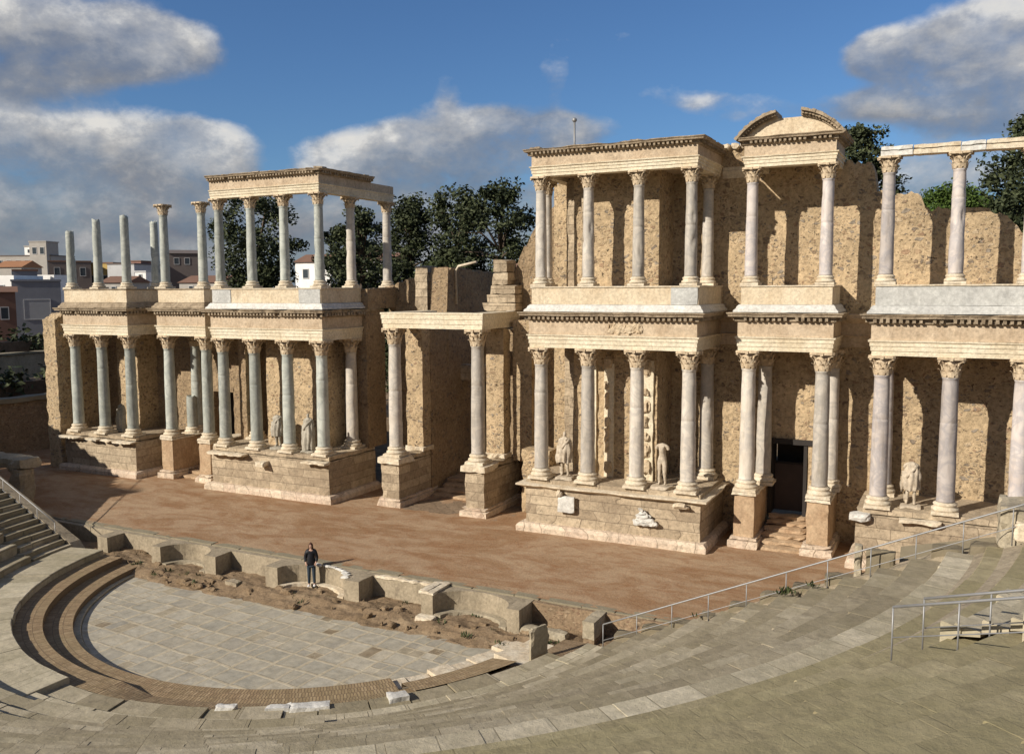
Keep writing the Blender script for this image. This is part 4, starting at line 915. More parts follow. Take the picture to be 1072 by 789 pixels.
# ---------------------------------------------------------------- cavea
def polar(r, a, z): return (CX + r * math.cos(a), CY + r * math.sin(a), z)
def endA(r, d=1.75): return math.asin(min(1, d / r))
def ring_blocks(b, r0, r1, z, a0, a1, bl=1.1, dz=.02, dr=.02, rise=.3, tilt=0.0, row=0, wskip=0.0, sub=.35, zfun=None, gap=.008):
    """one row of curved stone blocks: tread + inner riser, each block slightly out of line"""
    a = a0; rm = (r0 + r1) / 2
    while a < a1 - 1e-4:
        L = bl * random.uniform(.7, 1.35) / rm; e = min(a1, a + L)
        if a1 - e < .3 * bl / rm: e = a1
        if random.random() >= wskip:
            z2 = z + random.uniform(-dz, dz); ra = r0 + random.uniform(-dr, dr); rb = r1 + .07
            n = max(1, int((e - a) * rm / sub)); tl = tilt + random.uniform(-.4, .4) * dz
            g = gap / rm; sl = random.uniform(-dz, dz) * .5
            P = []
            for i in range(n + 1):
                t_ = a + g + (e - a - 2 * g) * i / n; zz = sl * (i / n - .5) + (zfun(t_) if zfun else 0)
                w = mnoise.noise(Vector((t_ * 30, r0 * 2, 1))) * .012
                P.append((polar(ra + w, t_, z2 - rise + zz), polar(ra + w, t_, z2 - .025 + zz), polar(ra + .025 + w, t_, z2 + zz), polar(rb, t_, z2 + tl - .035 + zz), polar(rb, t_, z2 + tl - .12 + zz)))
            vs = [p for q in P for p in q]; fs = []; uv = []
            for i in range(n):
                o = i * 5; u0, u1 = (a + (e - a) * i / n) * rm, (a + (e - a) * (i + 1) / n) * rm
                for k in range(4):
                    fs.append((o + k, o + 5 + k, o + 6 + k, o + 1 + k)); vv = [row - .22, row + .02, row + .04, row + .97, row + .99]
                    uv.append([(u0, vv[k]), (u1, vv[k]), (u1, vv[k + 1]), (u0, vv[k + 1])])
            fs.append((0, 1, 2, 3, 4)); uv.append([(a * rm + .3, row + .5)] * 5)
            o = n * 5; fs.append((o + 4, o + 3, o + 2, o + 1, o)); uv.append([(e * rm - .3, row + .5)] * 5)
            b.add(vs, fs, False, uv)
        a = e
def cone_strip(b, r0, z0, r1, z1, a0, a1, n=120, row=0, rs=1):
    vs = []; fs = []; uv = []
    for i in range(n + 1):
        t_ = a0 + (a1 - a0) * i / n
        for k in range(rs + 1):
            r = r0 + (r1 - r0) * k / rs; vs.append(polar(r, t_, z0 + (z1 - z0) * k / rs))
    m = rs + 1
    for i in range(n):
        for k in range(rs):
            fs.append((i * m + k, (i + 1) * m + k, (i + 1) * m + k + 1, i * m + k + 1)); u0, u1 = (a0 + (a1 - a0) * i / n) * r0, (a0 + (a1 - a0) * (i + 1) / n) * r0
            v0, v1 = row + (r1 - r0) * k / rs, row + (r1 - r0) * (k + 1) / rs
            uv.append([(u0, v0), (u1, v0), (u1, v1), (u0, v1)])
    b.add(vs, fs, False, uv)
D = R_
# honour steps, brown brick paving
t = thing('brick_steps', 'broad curved brown brick steps edging the marble floor', 'steps', (CX, CY, -1))
b = MB(); ring_blocks(b, 8.42, 8.66, -.93, D(-175), D(-42), 1.2, .01, .01, .3, row=0); b.build('kerb', M['walk'], t)
b = MB(); cone_strip(b, 8.66, -1.2, 8.661, -.76, D(-173), D(-40), 160, 0); cone_strip(b, 8.66, -.76, 9.54, -.745, D(-173), D(-40), 160, 0, 3); b.build('step', M['brick'], t)
b = MB(); cone_strip(b, 9.54, -.9, 9.541, -.50, D(-171.5), D(-88), 120, 0); cone_strip(b, 9.54, -.50, 10.40, -.485, D(-171.5), D(-88), 120, 0, 3)
# the outer brick band sinks into a slope towards the viewer side
vs = []; fs = []; uv = []
n = 60
for i in range(n + 1):
    ang = D(-88) + (D(-38) - D(-88)) * i / n; s = min(1, i / 8)
    for k, (r, z) in enumerate(((9.54, -.745 + .245 * (1 - s)), (10.0, -.50 - .14 * s), (10.55, -.485))): vs.append(polar(r, ang, z))
for i in range(n):
    for k in range(2):
        fs.append((i * 3 + k, (i + 1) * 3 + k, (i + 1) * 3 + k + 1, i * 3 + k + 1)); u0, u1 = D(-88) * 10 + 8.7 * i / n, D(-88) * 10 + 8.7 * (i + 1) / n
        uv.append([(u0, k * .5), (u1, k * .5), (u1, k * .5 + .5), (u0, k * .5 + .5)])
b.add(vs, fs, False, uv); b.build('step', M['brick'], t)
b = MB(); cone_strip(b, 9.25, -.70, 10.35, -.46, D(-39.0), D(-20), 30, 3, 3); cone_strip(b, 9.25, -1.1, 9.251, -.70, D(-39), D(-20), 30, 3)
b.build('brick_ramp', M['brick'], t)
GW = 'white marble kerb blocks round the marble floor'
t = thing('marble_kerb', 'broken line of pale marble kerb slabs along the gateway-facing end of the brick edging', 'kerb', (CX, CY, -1))
b = MB()
ring_blocks(b, 8.45, 9.2, -.86, D(-42), D(-9), .75, .05, .10, .3, .05, sub=.2, gap=.03); ring_blocks(b, 9.25, 10.4, -.62, D(-19.5), D(-9), .9, .05, .06, .3, .03, gap=.03); b.build('kerb_slab', M['base'], t)
# walkway
t = thing('stone_walkway', 'curved pale stone walkway between the brick steps and the seating', 'walkway', (CX, CY, -.4))
b = MB(); ring_blocks(b, 10.40, 12.08, -.24, D(-171), D(-94), 1.0, .012, .02, .35, 0, row=0, gap=.004)
b.build('walkway_slab', M['walk'], t)
b = MB(); ring_blocks(b, 10.50, 11.32, -.42, D(-94), D(-14), 1.1, .03, .09, .3, .02, row=0, gap=.02); b.build('rough_slab', M['seat'], t)
b = MB(); ring_blocks(b, 11.33, 12.12, -.30, D(-94), D(-9), .85, .02, .03, .3, .03, row=1, gap=.008); b.build('walkway_edge', M['walk'], t)
b = MB(); cone_strip(b, 10.2, -.62, 12.6, -.50, D(-172), D(-6), 140, 0, 2); b.build('walkway_bed', M['dirt'], t)
for k, (r, a, w, d_, l) in enumerate(((10.5, -66, .55, .24, 'small white block on the brown brick band, apart from the pair'), (10.55, -58.6, .62, .34, 'shorter white block of the touching pair on the brick band'), (10.6, -54.2, 1.05, .36, 'longer white block of the touching pair on the brick band'), (10.75, -42.0, .55, .46, 'squarish white slab on the grey walkway by the brick ramp'))):
    ang = D(a); b = MB(); b.rough(-d_ / 2, d_ / 2, -w / 2, w / 2, 0, .17, .12, .015, k, .03, 3)
    o = b.build('marble_block', M['white']); o.location = polar(r, ang, -.50 if k < 3 else -.44); o.rotation_euler.z = ang
    tag(o, l, 'stone block', GW)
# seating
seat = thing('stone_seating', 'great curved bank of worn grey stone seating rows', 'seating', (CX, CY, 0))
def lo_end(r): return -PI + endA(r, 1.75)
def hi_end(r): return -endA(r, 1.75)
ROW, RISE = .80, .36
b = MB(); nrow = 11
for i in range(nrow):
    r = 12.12 + ROW * i; z = -.02 + RISE * i
    # full-height risers at the far arm, worn-down slope on the viewer's side
    st_ = lo_end(r) + 2.3 / r
    for h_2 in (0, 1): ring_blocks(b, r + h_2 * ROW / 2, r + (h_2 + 1) * ROW / 2, z - RISE / 2 + h_2 * RISE / 2, lo_end(r), st_ - .01, 1.4, .012, .02, RISE / 2 + .1, 0, row=i * 3, gap=.01)
    for a0, a1, f, bl in ((st_, D(-150), 1.0, 1.6), (D(-150), D(-88), .9, 1.2), (D(-88), D(-52), .85 if i else 1.0, 1.2), (D(-52), hi_end(r), .85, 1.0)):
        ring_blocks(b, r, r + ROW, z - RISE * (1 - f) * .9 + (.12 if i == 0 and a0 in (D(-88), D(-150)) else 0), a0, a1, bl, .006 if f < .9 else .016, .03, RISE * f + .12, RISE * (1 - f) * .9, row=i * 3, gap=.002)
b.build('seat_rows', M['seat'], seat)
ra = 12.12 + ROW * nrow; za = -.02 + RISE * nrow
b = MB()
for a0, a1 in ((lo_end(ra), D(-60)), (D(-60), hi_end(ra))): ring_blocks(b, ra, ra + .85, za - .12, a0, a1, 1.2, .012, .02, .4, .02, row=0, gap=.004)
b.build('aisle', M['walk'], seat)
b = MB(); r2 = ra + .85
for i in range(14):
    r = r2 + ROW * i; z = za + .16 + .345 * i
    for a0, a1, f in ((lo_end(r), D(-150), 1.0), (D(-150), D(-75), .85), (D(-75), hi_end(r), .86)):
        ring_blocks(b, r, r + ROW, z - .345 * (1 - f) * .9, a0, a1, 1.3, .003 if f < .9 else .014, .03, .345 * f + .12, .345 * (1 - f) * .9, row=i * 3, gap=.001, sub=.5)
b.build('upper_rows', M['seat2'], seat)
# bedding under the blocks and the cut end walls
b = MB(); cone_strip(b, 12.05, -.5, ra, za - .38, -PI + .02, -.02, 150, 0, 6); cone_strip(b, ra, za - .38, r2 + 11.2, za - .30 + .345 * 14, -PI + .02, -.02, 150, 0, 6)
# trim bedding behind the end planes
keep = [f for f in range(len(b.f)) if all(b.v[k][1] < CY - 1.6 for k in b.f[f])]
b.f = [b.f[k] for k in keep]; b.sm = [b.sm[k] for k in keep]; b.uv = [b.uv[k] for k in keep]
b.build('seat_bedding', M['pulp'], seat, fix=False)
rz_ = lambda r: (-.30 if r < 12 else (-.02 + (r - 12.12) * .45 if r < ra else (za + max(0, (r - ra - .85)) * .431)))
for s, nm in ((-1, 'far'), (1, 'near')):
    b = MB(); N = 60; up = []; dn = []
    for i in range(N + 1):
        r = 11.6 + (33.5 - 11.6) * i / N; x = CX + s * math.sqrt(r * r - 1.75 ** 2); zt = rz_(r) - .22 + .04 * mnoise.noise(Vector((r * 3, s, 1)))
        up.append((x, zt)); 
    for y0, y1 in ((CY - 1.75, CY - 1.25),):
        vs = [(x, y0, z) for x, z in up] + [(x, y1, z) for x, z in up] + [(x, y0, -1.3) for x, z in up] + [(x, y1, -1.3) for x, z in up]; m = N + 1; fs = []
        for i in range(N):
            fs += [(i, i + 1, m + i + 1, m + i), (m + i, m + i + 1, 3 * m + i + 1, 3 * m + i), (i, 2 * m + i, 2 * m + i + 1, i + 1)]
        fs += [(0, m, 3 * m, 2 * m), (N, 2 * m + N, 3 * m + N, m + N)]
        b.add(vs, fs)
    b.build('end_wall', M['pulp'], seat)
# outer retaining wall of the seating
b = MB(); cone_strip(b, 33.35, -1.2, 33.36, 8.4, D(-177), D(-3), 120, 0); b.build('outer_wall', M['brickrub'], seat)

# upright broken slab
t = frag('upright_slab', 'broken white marble slab standing upright on the walkway', 10.58, 11.42, -11.05, -10.93, -.6, .40, 'pulptop', cat='slab', amp=.012)
for v in t.data.vertices:
    if v.co.x > 11.2: v.co.x -= .16 * abs(math.sin(v.co.z * 4)) + .05
t.data.transform(Matrix.Translation((11, -11, 0)) @ Matrix.Rotation(R_(63), 4, 'Z') @ Matrix.Translation((-11, 11, 0)))
# ------------- right end: parapet stones, sloping roof slab, masonry pile
frag('parapet_slab', 'upright grey slab beside the handrail at the top of the worn edge steps', 19.84, 20.55, -9.75, -9.45, 2.2, 3.52, 'seat', cat='slab', amp=.012)
frag('stone_post', 'narrow upright stone post beside the grey slab on the seating edge', 19.55, 19.74, -9.8, -9.45, 2.1, 3.62, 'pulptop', cat='post', amp=.015)
b = MB()
vs = [(20.62, -9.9, 2.75), (22.85, -9.9, 3.45), (22.85, -8.6, 3.95), (20.62, -8.6, 3.40)]; vs += [(x, y, z - .22) for x, y, z in vs]
b.add(vs, [(0, 1, 2, 3), (7, 6, 5, 4), (0, 4, 5, 1), (1, 5, 6, 2), (2, 6, 7, 3), (3, 7, 4, 0)]); tag(b.build('roof_slab', M['seat']), 'broad sloping grey slab behind the handrail at the seating edge', 'slab')
t = thing('masonry_pile', 'rough grey masonry stump at the edge of the picture beyond the sloping slab', 'masonry', (23.6, -9.4, 3))
b = MB(); b.rough(22.86, 24.6, -9.95, -8.5, 2.5, 5.05, .2, .07, 3, .12, 3); b.build('rubble_core', M['pulptop'], t)
b = MB(); b.rough(23.15, 23.62, -10.12, -9.9, 4.2, 4.75, .12, .05, 5, .1, 4); b.rough(23.7, 24.2, -10.1, -9.9, 4.35, 4.9, .12, .05, 7, .1, 4); b.rough(23.3, 23.8, -10.1, -9.9, 3.6, 4.1, .12, .05, 8, .1, 4); b.build('face_stone', M['base'], t)
GE_ = 'stone edge blocks along the handrail'
k = 0
for x in np.arange(12.9, 22.6, .85):
    r = math.hypot(x - CX, 1.6); z = rz_(r); k += 1
    if 19.4 < x < 20.7: continue
    b = MB(); b.rough(x, x + .72, -10.0, -9.45, z - .4, z + .02 + random.uniform(-.05, .10), .15, .018, x, .03, 3); b.build('edge_stone', M['seat'], seat)

# ---------------------------------------------------------------- railings
def railing(label, pts, post_h=.9, extra=(), r=.019, name='handrail', grp='galvanised handrails', mid=True, posts=None):
    p0 = pts[0]; t = thing(name, label, 'railing', p0, grp)
    top = [Vector(p) + Vector((0, 0, post_h)) for p in pts]
    b = MB(); b.tube(top, r * 1.15, 8); b.build('top_rail', M['iron'], t)
    if mid:
        b = MB(); b.tube([Vector(p) + Vector((0, 0, post_h * .45)) for p in pts], r * .55, 6); b.build('middle_rail', M['iron'], t)
    for q in (posts or pts):
        b = MB(); b.tube([Vector(q) - Vector((0, 0, .05)), Vector(q) + Vector((0, 0, post_h))], r * .8, 6); b.build('rail_post', M['iron'], t)
pts = [(12.62 + (24.2 - 12.62) * i / 11, -10.08, -.52 + (24.2 - 12.62) * i / 11 * .447) for i in range(12)]
railing('long sloping handrail along the stage-side edge of the seating', pts)
def radial(a, r0, z0, n, dr=1.05, s=.37): return [polar(r0 + dr * i, D(a), z0 + dr * s * i) for i in range(n)]
railing('handrail of the small stair, on the side nearer the viewer', radial(-29.2, 23.1, 4.5, 8), grp='galvanised handrails')
railing('handrail of the small stair, on the side nearer the stage', radial(-27.0, 23.1, 4.45, 8), grp='galvanised handrails')
pts = [(-12.1 - 1.1 * i, -10.1, -.25 + 1.1 * i * .46) for i in range(12)]
railing('handrail going up the far arm of the seating in shadow', pts)
# small stair between rails
st = thing('stone_stair', 'little open stone stair with white side blocks between two handrails', 'stair', polar(23.5, D(-26), 4.5))
for i in range(9):
    b = MB(); r = 23.5 + .42 * i; z = 5.02 + .178 * i
    ring_blocks(b, r, r + .34, z, D(-26.5), D(-20.5), 1.6, .004, .01, .22, 0, gap=.01); b.build('stair_tread', M['walk'], st)
for q in ((23.3, 23.55, 5.03, D(-26.6), D(-25.4)), (24.6, 24.85, 5.55, D(-26.9), D(-25.9)), (23.3, 23.5, 4.98, D(-21.5), D(-20.3))):
    b = MB(); ring_blocks(b, *q, .6, .02, .02, .45); b.build('stair_side_block', M['walk'], st)

# ---------------------------------------------------------------- far left: portal, dark walls
t = thing('stone_portal', 'small shaded stone portal with a slab lintel at the far end of the stage', 'portal', (-20, -6, 0))
b = MB(); b.rough(-19.5, -18.6, -7.2, -6.3, -.1, 1.75, .3, .05, 3, .08); b.build('portal_pier', M['pulp'], t)
b = MB(); b.rough(-23.6, -22.8, -6.4, -5.4, -.1, 1.7, .3, .05, 4, .08); b.build('portal_pier', M['pulp'], t)
b = MB(); b.rough(-24.4, -18.5, -7.2, -6.0, 1.75, 2.25, .3, .04, 5, .06); b.build('portal_lintel', M['pulptop'], t)
t = thing('garden_wall', 'dark retaining wall with a pale coping beyond the far end of the stage', 'wall', (-31, 0, 0))
b = MB(); wall_mb(b, -9, 14, -32.6, -31.8, -.2, lambda y: 3.3, axis='y', seed=51); b.build('wall_face', M['brickrub'], t)
b = MB(); b.rough(-32.7, -31.6, -9, 14, 3.3, 3.62, .6, .03, 3, .05); b.build('wall_coping', M['walk'], t)
b = MB(); b.rough(-32.5, -31.95, 6.2, 6.6, 3.6, 4.6, .2, .03, 3, .05); b.build('gate_post', M['walk'], t)
t = thing('garden_wall', 'low pale terrace edge running below the dark hedge near the town', 'wall', (-51, 15, 0))
b = MB(); b.rough(-52.0, -51.2, -14, 40, -.2, 4.9, 1.5, .05, 3, .05); b.build('wall_face', M['pulp'], t)
b = MB(); b.rough(-52.1, -51.0, -14, 40, 4.9, 5.08, 1.5, .06, 4, .05); b.build('wall_coping', M['walk'], t)

# ---------------------------------------------------------------- vegetation
def leafclump(vs, fs, c, r, n, size):
    for _ in range(n):
        d = Vector((random.gauss(0, 1), random.gauss(0, 1), random.gauss(0, 1))); d.normalize()
        p = c + Vector((d.x * r[0], d.y * r[1], d.z * r[2])) * (random.random() ** .45)
        u = Vector((random.gauss(0, 1), random.gauss(0, 1), random.gauss(0, .6))).normalized(); w = u.cross(Vector((random.gauss(0, 1), random.gauss(0, 1), random.gauss(0, 1)))).normalized()
        s = size * random.uniform(.5, 1.2); o = len(vs)
        vs += [p - u * s, p + w * s * .55, p + u * s, p - w * s * .55]; fs.append((o, o + 1, o + 2, o + 3))
def tree(name, label, x, y, zb, h, w, mat, clumps=70, n=42, size=.28,  trunk=.3, shape='round', group=None, crown_base=.25, seed=0):
    random.seed(1000 + seed); size *= .56; n = int(n * 2.1); clumps = int(clumps * 1.9)
    t = thing(name, label, 'tree', (x, y, zb), group); vs, fs = [], []; b = MB()
    zc0 = zb + h * crown_base; trunk_top = Vector((x + random.uniform(-.4, .4), y, zb + h * .8))
    b.tube([(x, y, zb - .2), (x + .1, y, zb + h * .3), (x - .1, y + .1, zb + h * .55), tuple(trunk_top)], [trunk, trunk * .8, trunk * .55, trunk * .15], 8)
    for k in range(clumps):
        tz = random.random(); z = zc0 + (zb + h - zc0) * tz
        if shape == 'round': rad = w / 2 * math.sqrt(max(.05, 1 - (2 * tz - 1) ** 2)) 
        elif shape == 'cone': rad = w / 2 * (1.05 - tz) * (.6 + .4 * min(1, tz * 6))
        elif shape == 'flat': rad = w / 2 * math.sqrt(max(.03, 1 - tz ** 2))
        else: rad = w / 2 * (.75 + .25 * math.sin(tz * 7 + seed)) * (1 if tz < .7 else (1.15 - (tz - .7) * 2.4))
        a = random.uniform(0, 2 * PI); rr = rad * (random.random() ** .4)
        c = Vector((x + rr * math.cos(a), y + rr * math.sin(a), z)); s = w * random.uniform(.07, .165)
        leafclump(vs, fs, c, (s, s, s * .75), n, size)
        if k % 5 == 0: b.tube([(x, y, min(z - .4, zb + h * .75)), tuple((Vector((x, y, z)) + c) / 2), tuple(c)], [trunk * .35, trunk * .22, .03], 5)
    b.build('trunk', M['bark'], t)
    m = MB(); m.add([tuple(v) for v in vs], fs); m.build('crown', M[mat], t, fix=False); return t
GT = 'trees beyond the stage wall'
tree('dark_tree', 'broad dark tree behind the first columns of the see-through colonnade', -28.5, 20.5, -.1, 17.4, 9.4, 'leafd', 120, 60, .30, .35, 'lump', GT, .15, 1)
tree('dark_tree', 'thinner dark tree showing between middle columns of the see-through colonnade', -24.5, 27, -.1, 16.0, 6.2, 'leafd', 70, 55, .30, .3, 'lump', GT, .2, 2)
tree('dark_tree', 'dark tree filling the gap behind the colonnade corner column', -21.0, 24, -.1, 16.6, 6.4, 'leafd', 80, 55, .28, .3, 'round', GT, .15, 3)
tree('dark_tree', 'lower bushy tree behind the colonnade with pale houses glimpsed beside it', -27.5, 33, -.1, 13.8, 6.5, 'leafm', 70, 50, .3, .3, 'round', GT, .15, 4)
tree('dark_tree', 'upright dark tree just clear of the end of the see-through colonnade', -14.6, 21.5, -.1, 17.0, 6.6, 'leafd', 85, 60, .28, .3, 'lump', GT, .15, 5)
tree('dark_tree', 'tall dark tree in the middle of the gap above the gateway', -10.3, 21, -.1, 17.3, 7.4, 'leafd', 85, 60, .28, .3, 'lump', GT, .12, 6)
tree('dark_tree', 'dark tree crowded against the ragged wall of the near block', -6.4, 20, -.1, 17.3, 7.0, 'leafd', 85, 60, .28, .3, 'round', GT, .12, 7)
tree('dark_tree', 'low dark tree in the gap right above the gateway lintel', -8.6, 15.5, -.1, 12.2, 5.0, 'leafm', 60, 50, .24, .25, 'round', GT, .1, 8)
tree('dark_tree', 'dark pointed tree rising behind the broken pediment', 17.0, 15.8, -.1, 18.6, 4.6, 'leafd', 95, 60, .22, .28, 'lump', GT, .2, 9)
tree('dark_tree', 'big spreading dark tree above the bare lintel', 26.4, 27.3, -.1, 20.6, 8.2, 'leafd', 120, 70, .30, .45, 'round', GT, .35, 10)
tree('stone_pine', 'bright green umbrella pine over the broken wall top under the lintel', 20.9, 33, -.1, 17.0, 6.0, 'leafb', 60, 80, .22, .3, 'flat', GT, .80, 11)
tree('dark_tree', 'bushy dark tree low behind the broken wall near the picture edge', 26.6, 24.0, -.1, 14.6, 5.6, 'leafm', 80, 55, .28, .3, 'round', GT, .2, 12)
GO = 'added unseen shade trees beside the far arm of the seating'
for k, (x, y, h, w_) in enumerate(((-40.5, -15, 16.5, 8), (-47, -9, 16, 8), (-56, -12, 17, 9), (-66, -4, 17, 9))):  # out-of-view trees added to shade the garden wall and hedges
    tree('added_shade_tree', ('added unseen shade tree outside the far arm of the seating, closest to the stage', 'added unseen shade tree between the seating and the terrace edge', 'added unseen shade tree by the low terrace edge below the town', 'added unseen shade tree by the town houses, past the terrace edge')[k], x, y, -.1, h, w_, 'leafm', 90, 50, .4, .3, 'round', GO, .1, 20 + k)
for k, (x, y, h, w_) in enumerate(((-33, -30, 17.0, 6.5), (-38.5, -30.5, 17.5, 8))):  # two more out-of-view trees, added to throw shade on the far stair
    tree('added_shade_tree', ('added unseen tall tree on the outer rim of the seating, shading the far stair', 'added unseen tall shade tree farther out behind the far arm of the seating')[k], x, y, -.1, h, w_, 'leafm', 100, 50, .4, .4, 'round', GO, .25, 30 + k)
random.seed(99)
GH = 'dark hedges below the town'
for k, (x0, y0, x1, y1, z0, z1, w, l) in enumerate(((-60.5, 6, -56, 46, -.1, 7.0, 3.2, 'high dark hedge in front of the grey town house'), (-44.5, -2, -42, 34, -.1, 4.3, 4.0, 'lower dark hedge below the pale terrace edge'))):
    t = thing('hedge', l, 'hedge', ((x0 + x1) / 2, (y0 + y1) / 2, z0), GH); vs, fs = [], []
    for q in range(150):
        s = random.random(); z = z0 + (z1 - z0) * random.random() ** .6
        leafclump(vs, fs, Vector((x0 + (x1 - x0) * s + random.uniform(-w, w) * .4, y0 + (y1 - y0) * s, z - .4)), (1.2, 1.2, .9), 30, .35)
    m = MB(); m.add([tuple(v) for v in vs], fs); m.build('foliage', M['leafd'], t, fix=False)
    b = MB(); b.box(-w * .3, w * .3, -math.hypot(x1 - x0, y1 - y0) / 2, math.hypot(x1 - x0, y1 - y0) / 2, 0, (z1 - z0) * .8); o = b.build('stems', M['bark'], t); o.matrix_parent_inverse = Matrix.Identity(4); o.rotation_euler.z = -math.atan2(x1 - x0, y1 - y0)

# weeds in the trench, at wall feet and along the seat edges
random.seed(77); vs, fs = [], []
spots = [(random.uniform(-10.5, 12.5), random.choice((-8.45, -8.6, -10.2, -9.6)) + random.gauss(0, .12), -.78) for _ in range(46)]
spots += [(random.uniform(12.8, 19.5), -10.25 + random.gauss(0, .12), None) for _ in range(5)]
spots += [(-9.6 + random.gauss(0, .5), -9.2 + random.gauss(0, .3), -.72) for _ in range(10)] + [(11.2 + random.gauss(0, .4), -9.9 + random.gauss(0, .2), -.75) for _ in range(12)]
for x, y, z in spots:
    if z is None: z = rz_(math.hypot(x - CX, y - CY)) + .02
    for _ in range(random.randint(8, 34)):
        a = random.uniform(0, 2 * PI); l = random.uniform(.05, .19); q = Vector((x + random.gauss(0, .09), y + random.gauss(0, .07), z - .04))
        t_ = q + Vector((math.cos(a) * l * .6, math.sin(a) * l * .6, l)); w_ = Vector((-math.sin(a), math.cos(a), 0)) * l * .16; o = len(vs)
        vs += [q - w_ * .4, (q + t_) / 2 - w_, t_, (q + t_) / 2 + w_]; fs.append((o, o + 1, o + 2, o + 3))
m = MB(); m.add([tuple(v) for v in vs], fs); o = m.build('weeds', M['leafm'], fix=False); o['kind'] = 'stuff'; o['label'] = 'small green weeds along the niche wall trench and seat edges'
random.seed(98)
# ---------------------------------------------------------------- town
def wallmat(n, c): M[n] = mat_plain(n, c, .9, 0, .1, .6)
for n, c in (('wall_grey', (.20, .21, .24)), ('wall_white', (.84, .83, .80)), ('wall_brick', (.16, .095, .075)), ('wall_beige', (.40, .375, .34)), ('wall_yellow', (.46, .33, .12)), ('wall_pink', (.36, .20, .16)), ('wall_brown', (.155, .13, .12)), ('wall_pale', (.50, .50, .50)), ('roof_tile', (.20, .115, .08)), ('roof_orange', (.34, .17, .09)), ('shutter', (.32, .33, .35))): wallmat(n, c)
cam_xy = Vector((21.839, -34.347))
def house(label, x, y, w, d, h, mat, wins=(), roof=None, k=1.8, turn=0.0, cat='house', extra=None, group='houses of the town beyond the theatre'):
    """position, width and height given at a reference distance from the viewpoint of the terrace, scaled out by k"""
    v = Vector((x, y)) - cam_xy; p = cam_xy + v * k; w *= k; d *= k; h = 10.39 + (h - 10.39) * k
    ang = math.atan2(v.y, v.x) - PI / 2 + turn
    t = thing('town_house', label, cat, (p.x, p.y, 0), group); t.rotation_euler.z = ang
    def part(n, b, m, par=t):
        o = b.build(n, M[m]); o.parent = par; return o
    b = MB(); b.box(-w / 2, w / 2, 0, d, -.3, h); part('house_wall', b, mat)
    if roof:
        b = MB(); e = .35
        if roof[1] == 'flat':
            b.box(-w / 2 - e * .4, w / 2 + e * .4, -e * .4, d + e, h + .003, h + .3)
        else:
            rh = roof[2]; b.add([(-w / 2 - e, -e, h), (w / 2 + e, -e, h), (w / 2 + e, d + e, h), (-w / 2 - e, d + e, h), (-w / 2 - e, d / 2, h + rh), (w / 2 + e, d / 2, h + rh)], [(0, 1, 5, 4), (2, 3, 4, 5), (0, 4, 3), (1, 2, 5), (0, 3, 2, 1)])
        part('roof', b, roof[0])
    for (fx, top, ww, hh) in wins:
        b = MB(); xx = -w / 2 + fx * w; zt = h - top
        for (xa, xb, za_, zb_) in ((xx - ww / 2 - .1, xx + ww / 2 + .1, zt, zt + .12), (xx - ww / 2 - .1, xx + ww / 2 + .1, zt - hh - .12, zt - hh), (xx - ww / 2 - .1, xx - ww / 2, zt - hh, zt), (xx + ww / 2, xx + ww / 2 + .1, zt - hh, zt)): b.box(xa, xb, -.10, .02, za_, zb_)
        o = part('window', b, 'wall_pale'); b = MB(); b.box(xx - ww / 2, xx + ww / 2, -.05, -.006, zt - hh, zt); q = b.build('pane', M['glass' if ww < 3 else 'shutter']); q.parent = o
    if extra: extra(part, w, d, h)
    return t
house('large blank dark grey house with one wide shuttered window', -50.7, 17.0, 3.8, 6, 11.2, 'wall_grey', ((.5, 2.9, 3.6, 3.0),), ('wall_grey', 'flat'))
house('sunlit white gable end at the picture edge beside the grey house', -51.2, 14.5, 1.6, 4, 11.7, 'wall_white', ((.3, 1.6, .7, 1.0),), None, 1.85, turn=-.62)
house('brick red house front below the white gable at the picture edge', -45.5, 10.5, 1.6, 3, 10.3, 'wall_brick', ((.5, 2.2, .9, 1.6),), ('roof_tile', 'gable', .8))
house('grey roof room above the big grey house', -55.3, 19.2, 2.0, 3, 12.2, 'wall_grey', (), ('roof_tile', 'flat'), 1.9)
house('white parapet terrace behind the grey house', -57.4, 22.6, 2.1, 3, 11.9, 'wall_white', ((.6, .9, .7, .8),), None, 1.9, turn=-.62)
house('long beige block of flats with many windows', -110.5, 57.2, 9.6, 6, 15.8, 'wall_beige', [(.1 + .16 * i, 1.2 + 4 * j, 1.3, 1.9) for i in range(6) for j in range(2)], ('wall_brown', 'flat'), cat='block of flats', turn=-.62)
house('white roof box on the block of flats', -110.5, 58.4, 1.5, 2, 17.3, 'wall_white', ((.5, .8, .6, .8),), ('wall_beige', 'flat'), 1.79, turn=-.62)
house('grey tower part of the flats beside the white roof box', -108.6, 58.6, 2.9, 3, 18.0, 'wall_beige', ((.3, 1.5, 1.2, 1.8), (.75, 1.5, 1.2, 1.8)), ('wall_beige', 'flat'), 1.78, turn=-.62)
house('orange tiled roof house at the picture edge', -83.6, 36.7, 3.4, 4, 13.3, 'wall_beige', ((.7, .9, 1, 1.2),), ('roof_orange', 'gable', 1.5), turn=-.62)
house('dark brown building behind the shortest broken shaft', -90.3, 50.3, 5.4, 5, 14.4, 'wall_brown', ((.2, 1.5, 1.2, 2), (.5, 1.5, 1.2, 2), (.8, 1.5, 1.2, 2)), ('roof_tile', 'flat'))
house('house with a bright yellow top floor between the broken shafts', -90.9, 55.6, 4.4, 4, 14.3, 'wall_yellow', ((.3, 3.2, 1.6, 2.2), (.7, 3.2, 1.6, 2.2)), ('roof_tile', 'flat'), turn=-.62)
house('plain pale grey house beside the tallest broken shaft', -77.9, 48.5, 4.0, 4, 13.8, 'wall_pale', ((.75, 1.3, 1, 1.4),), ('wall_brown', 'flat'), turn=-.62)
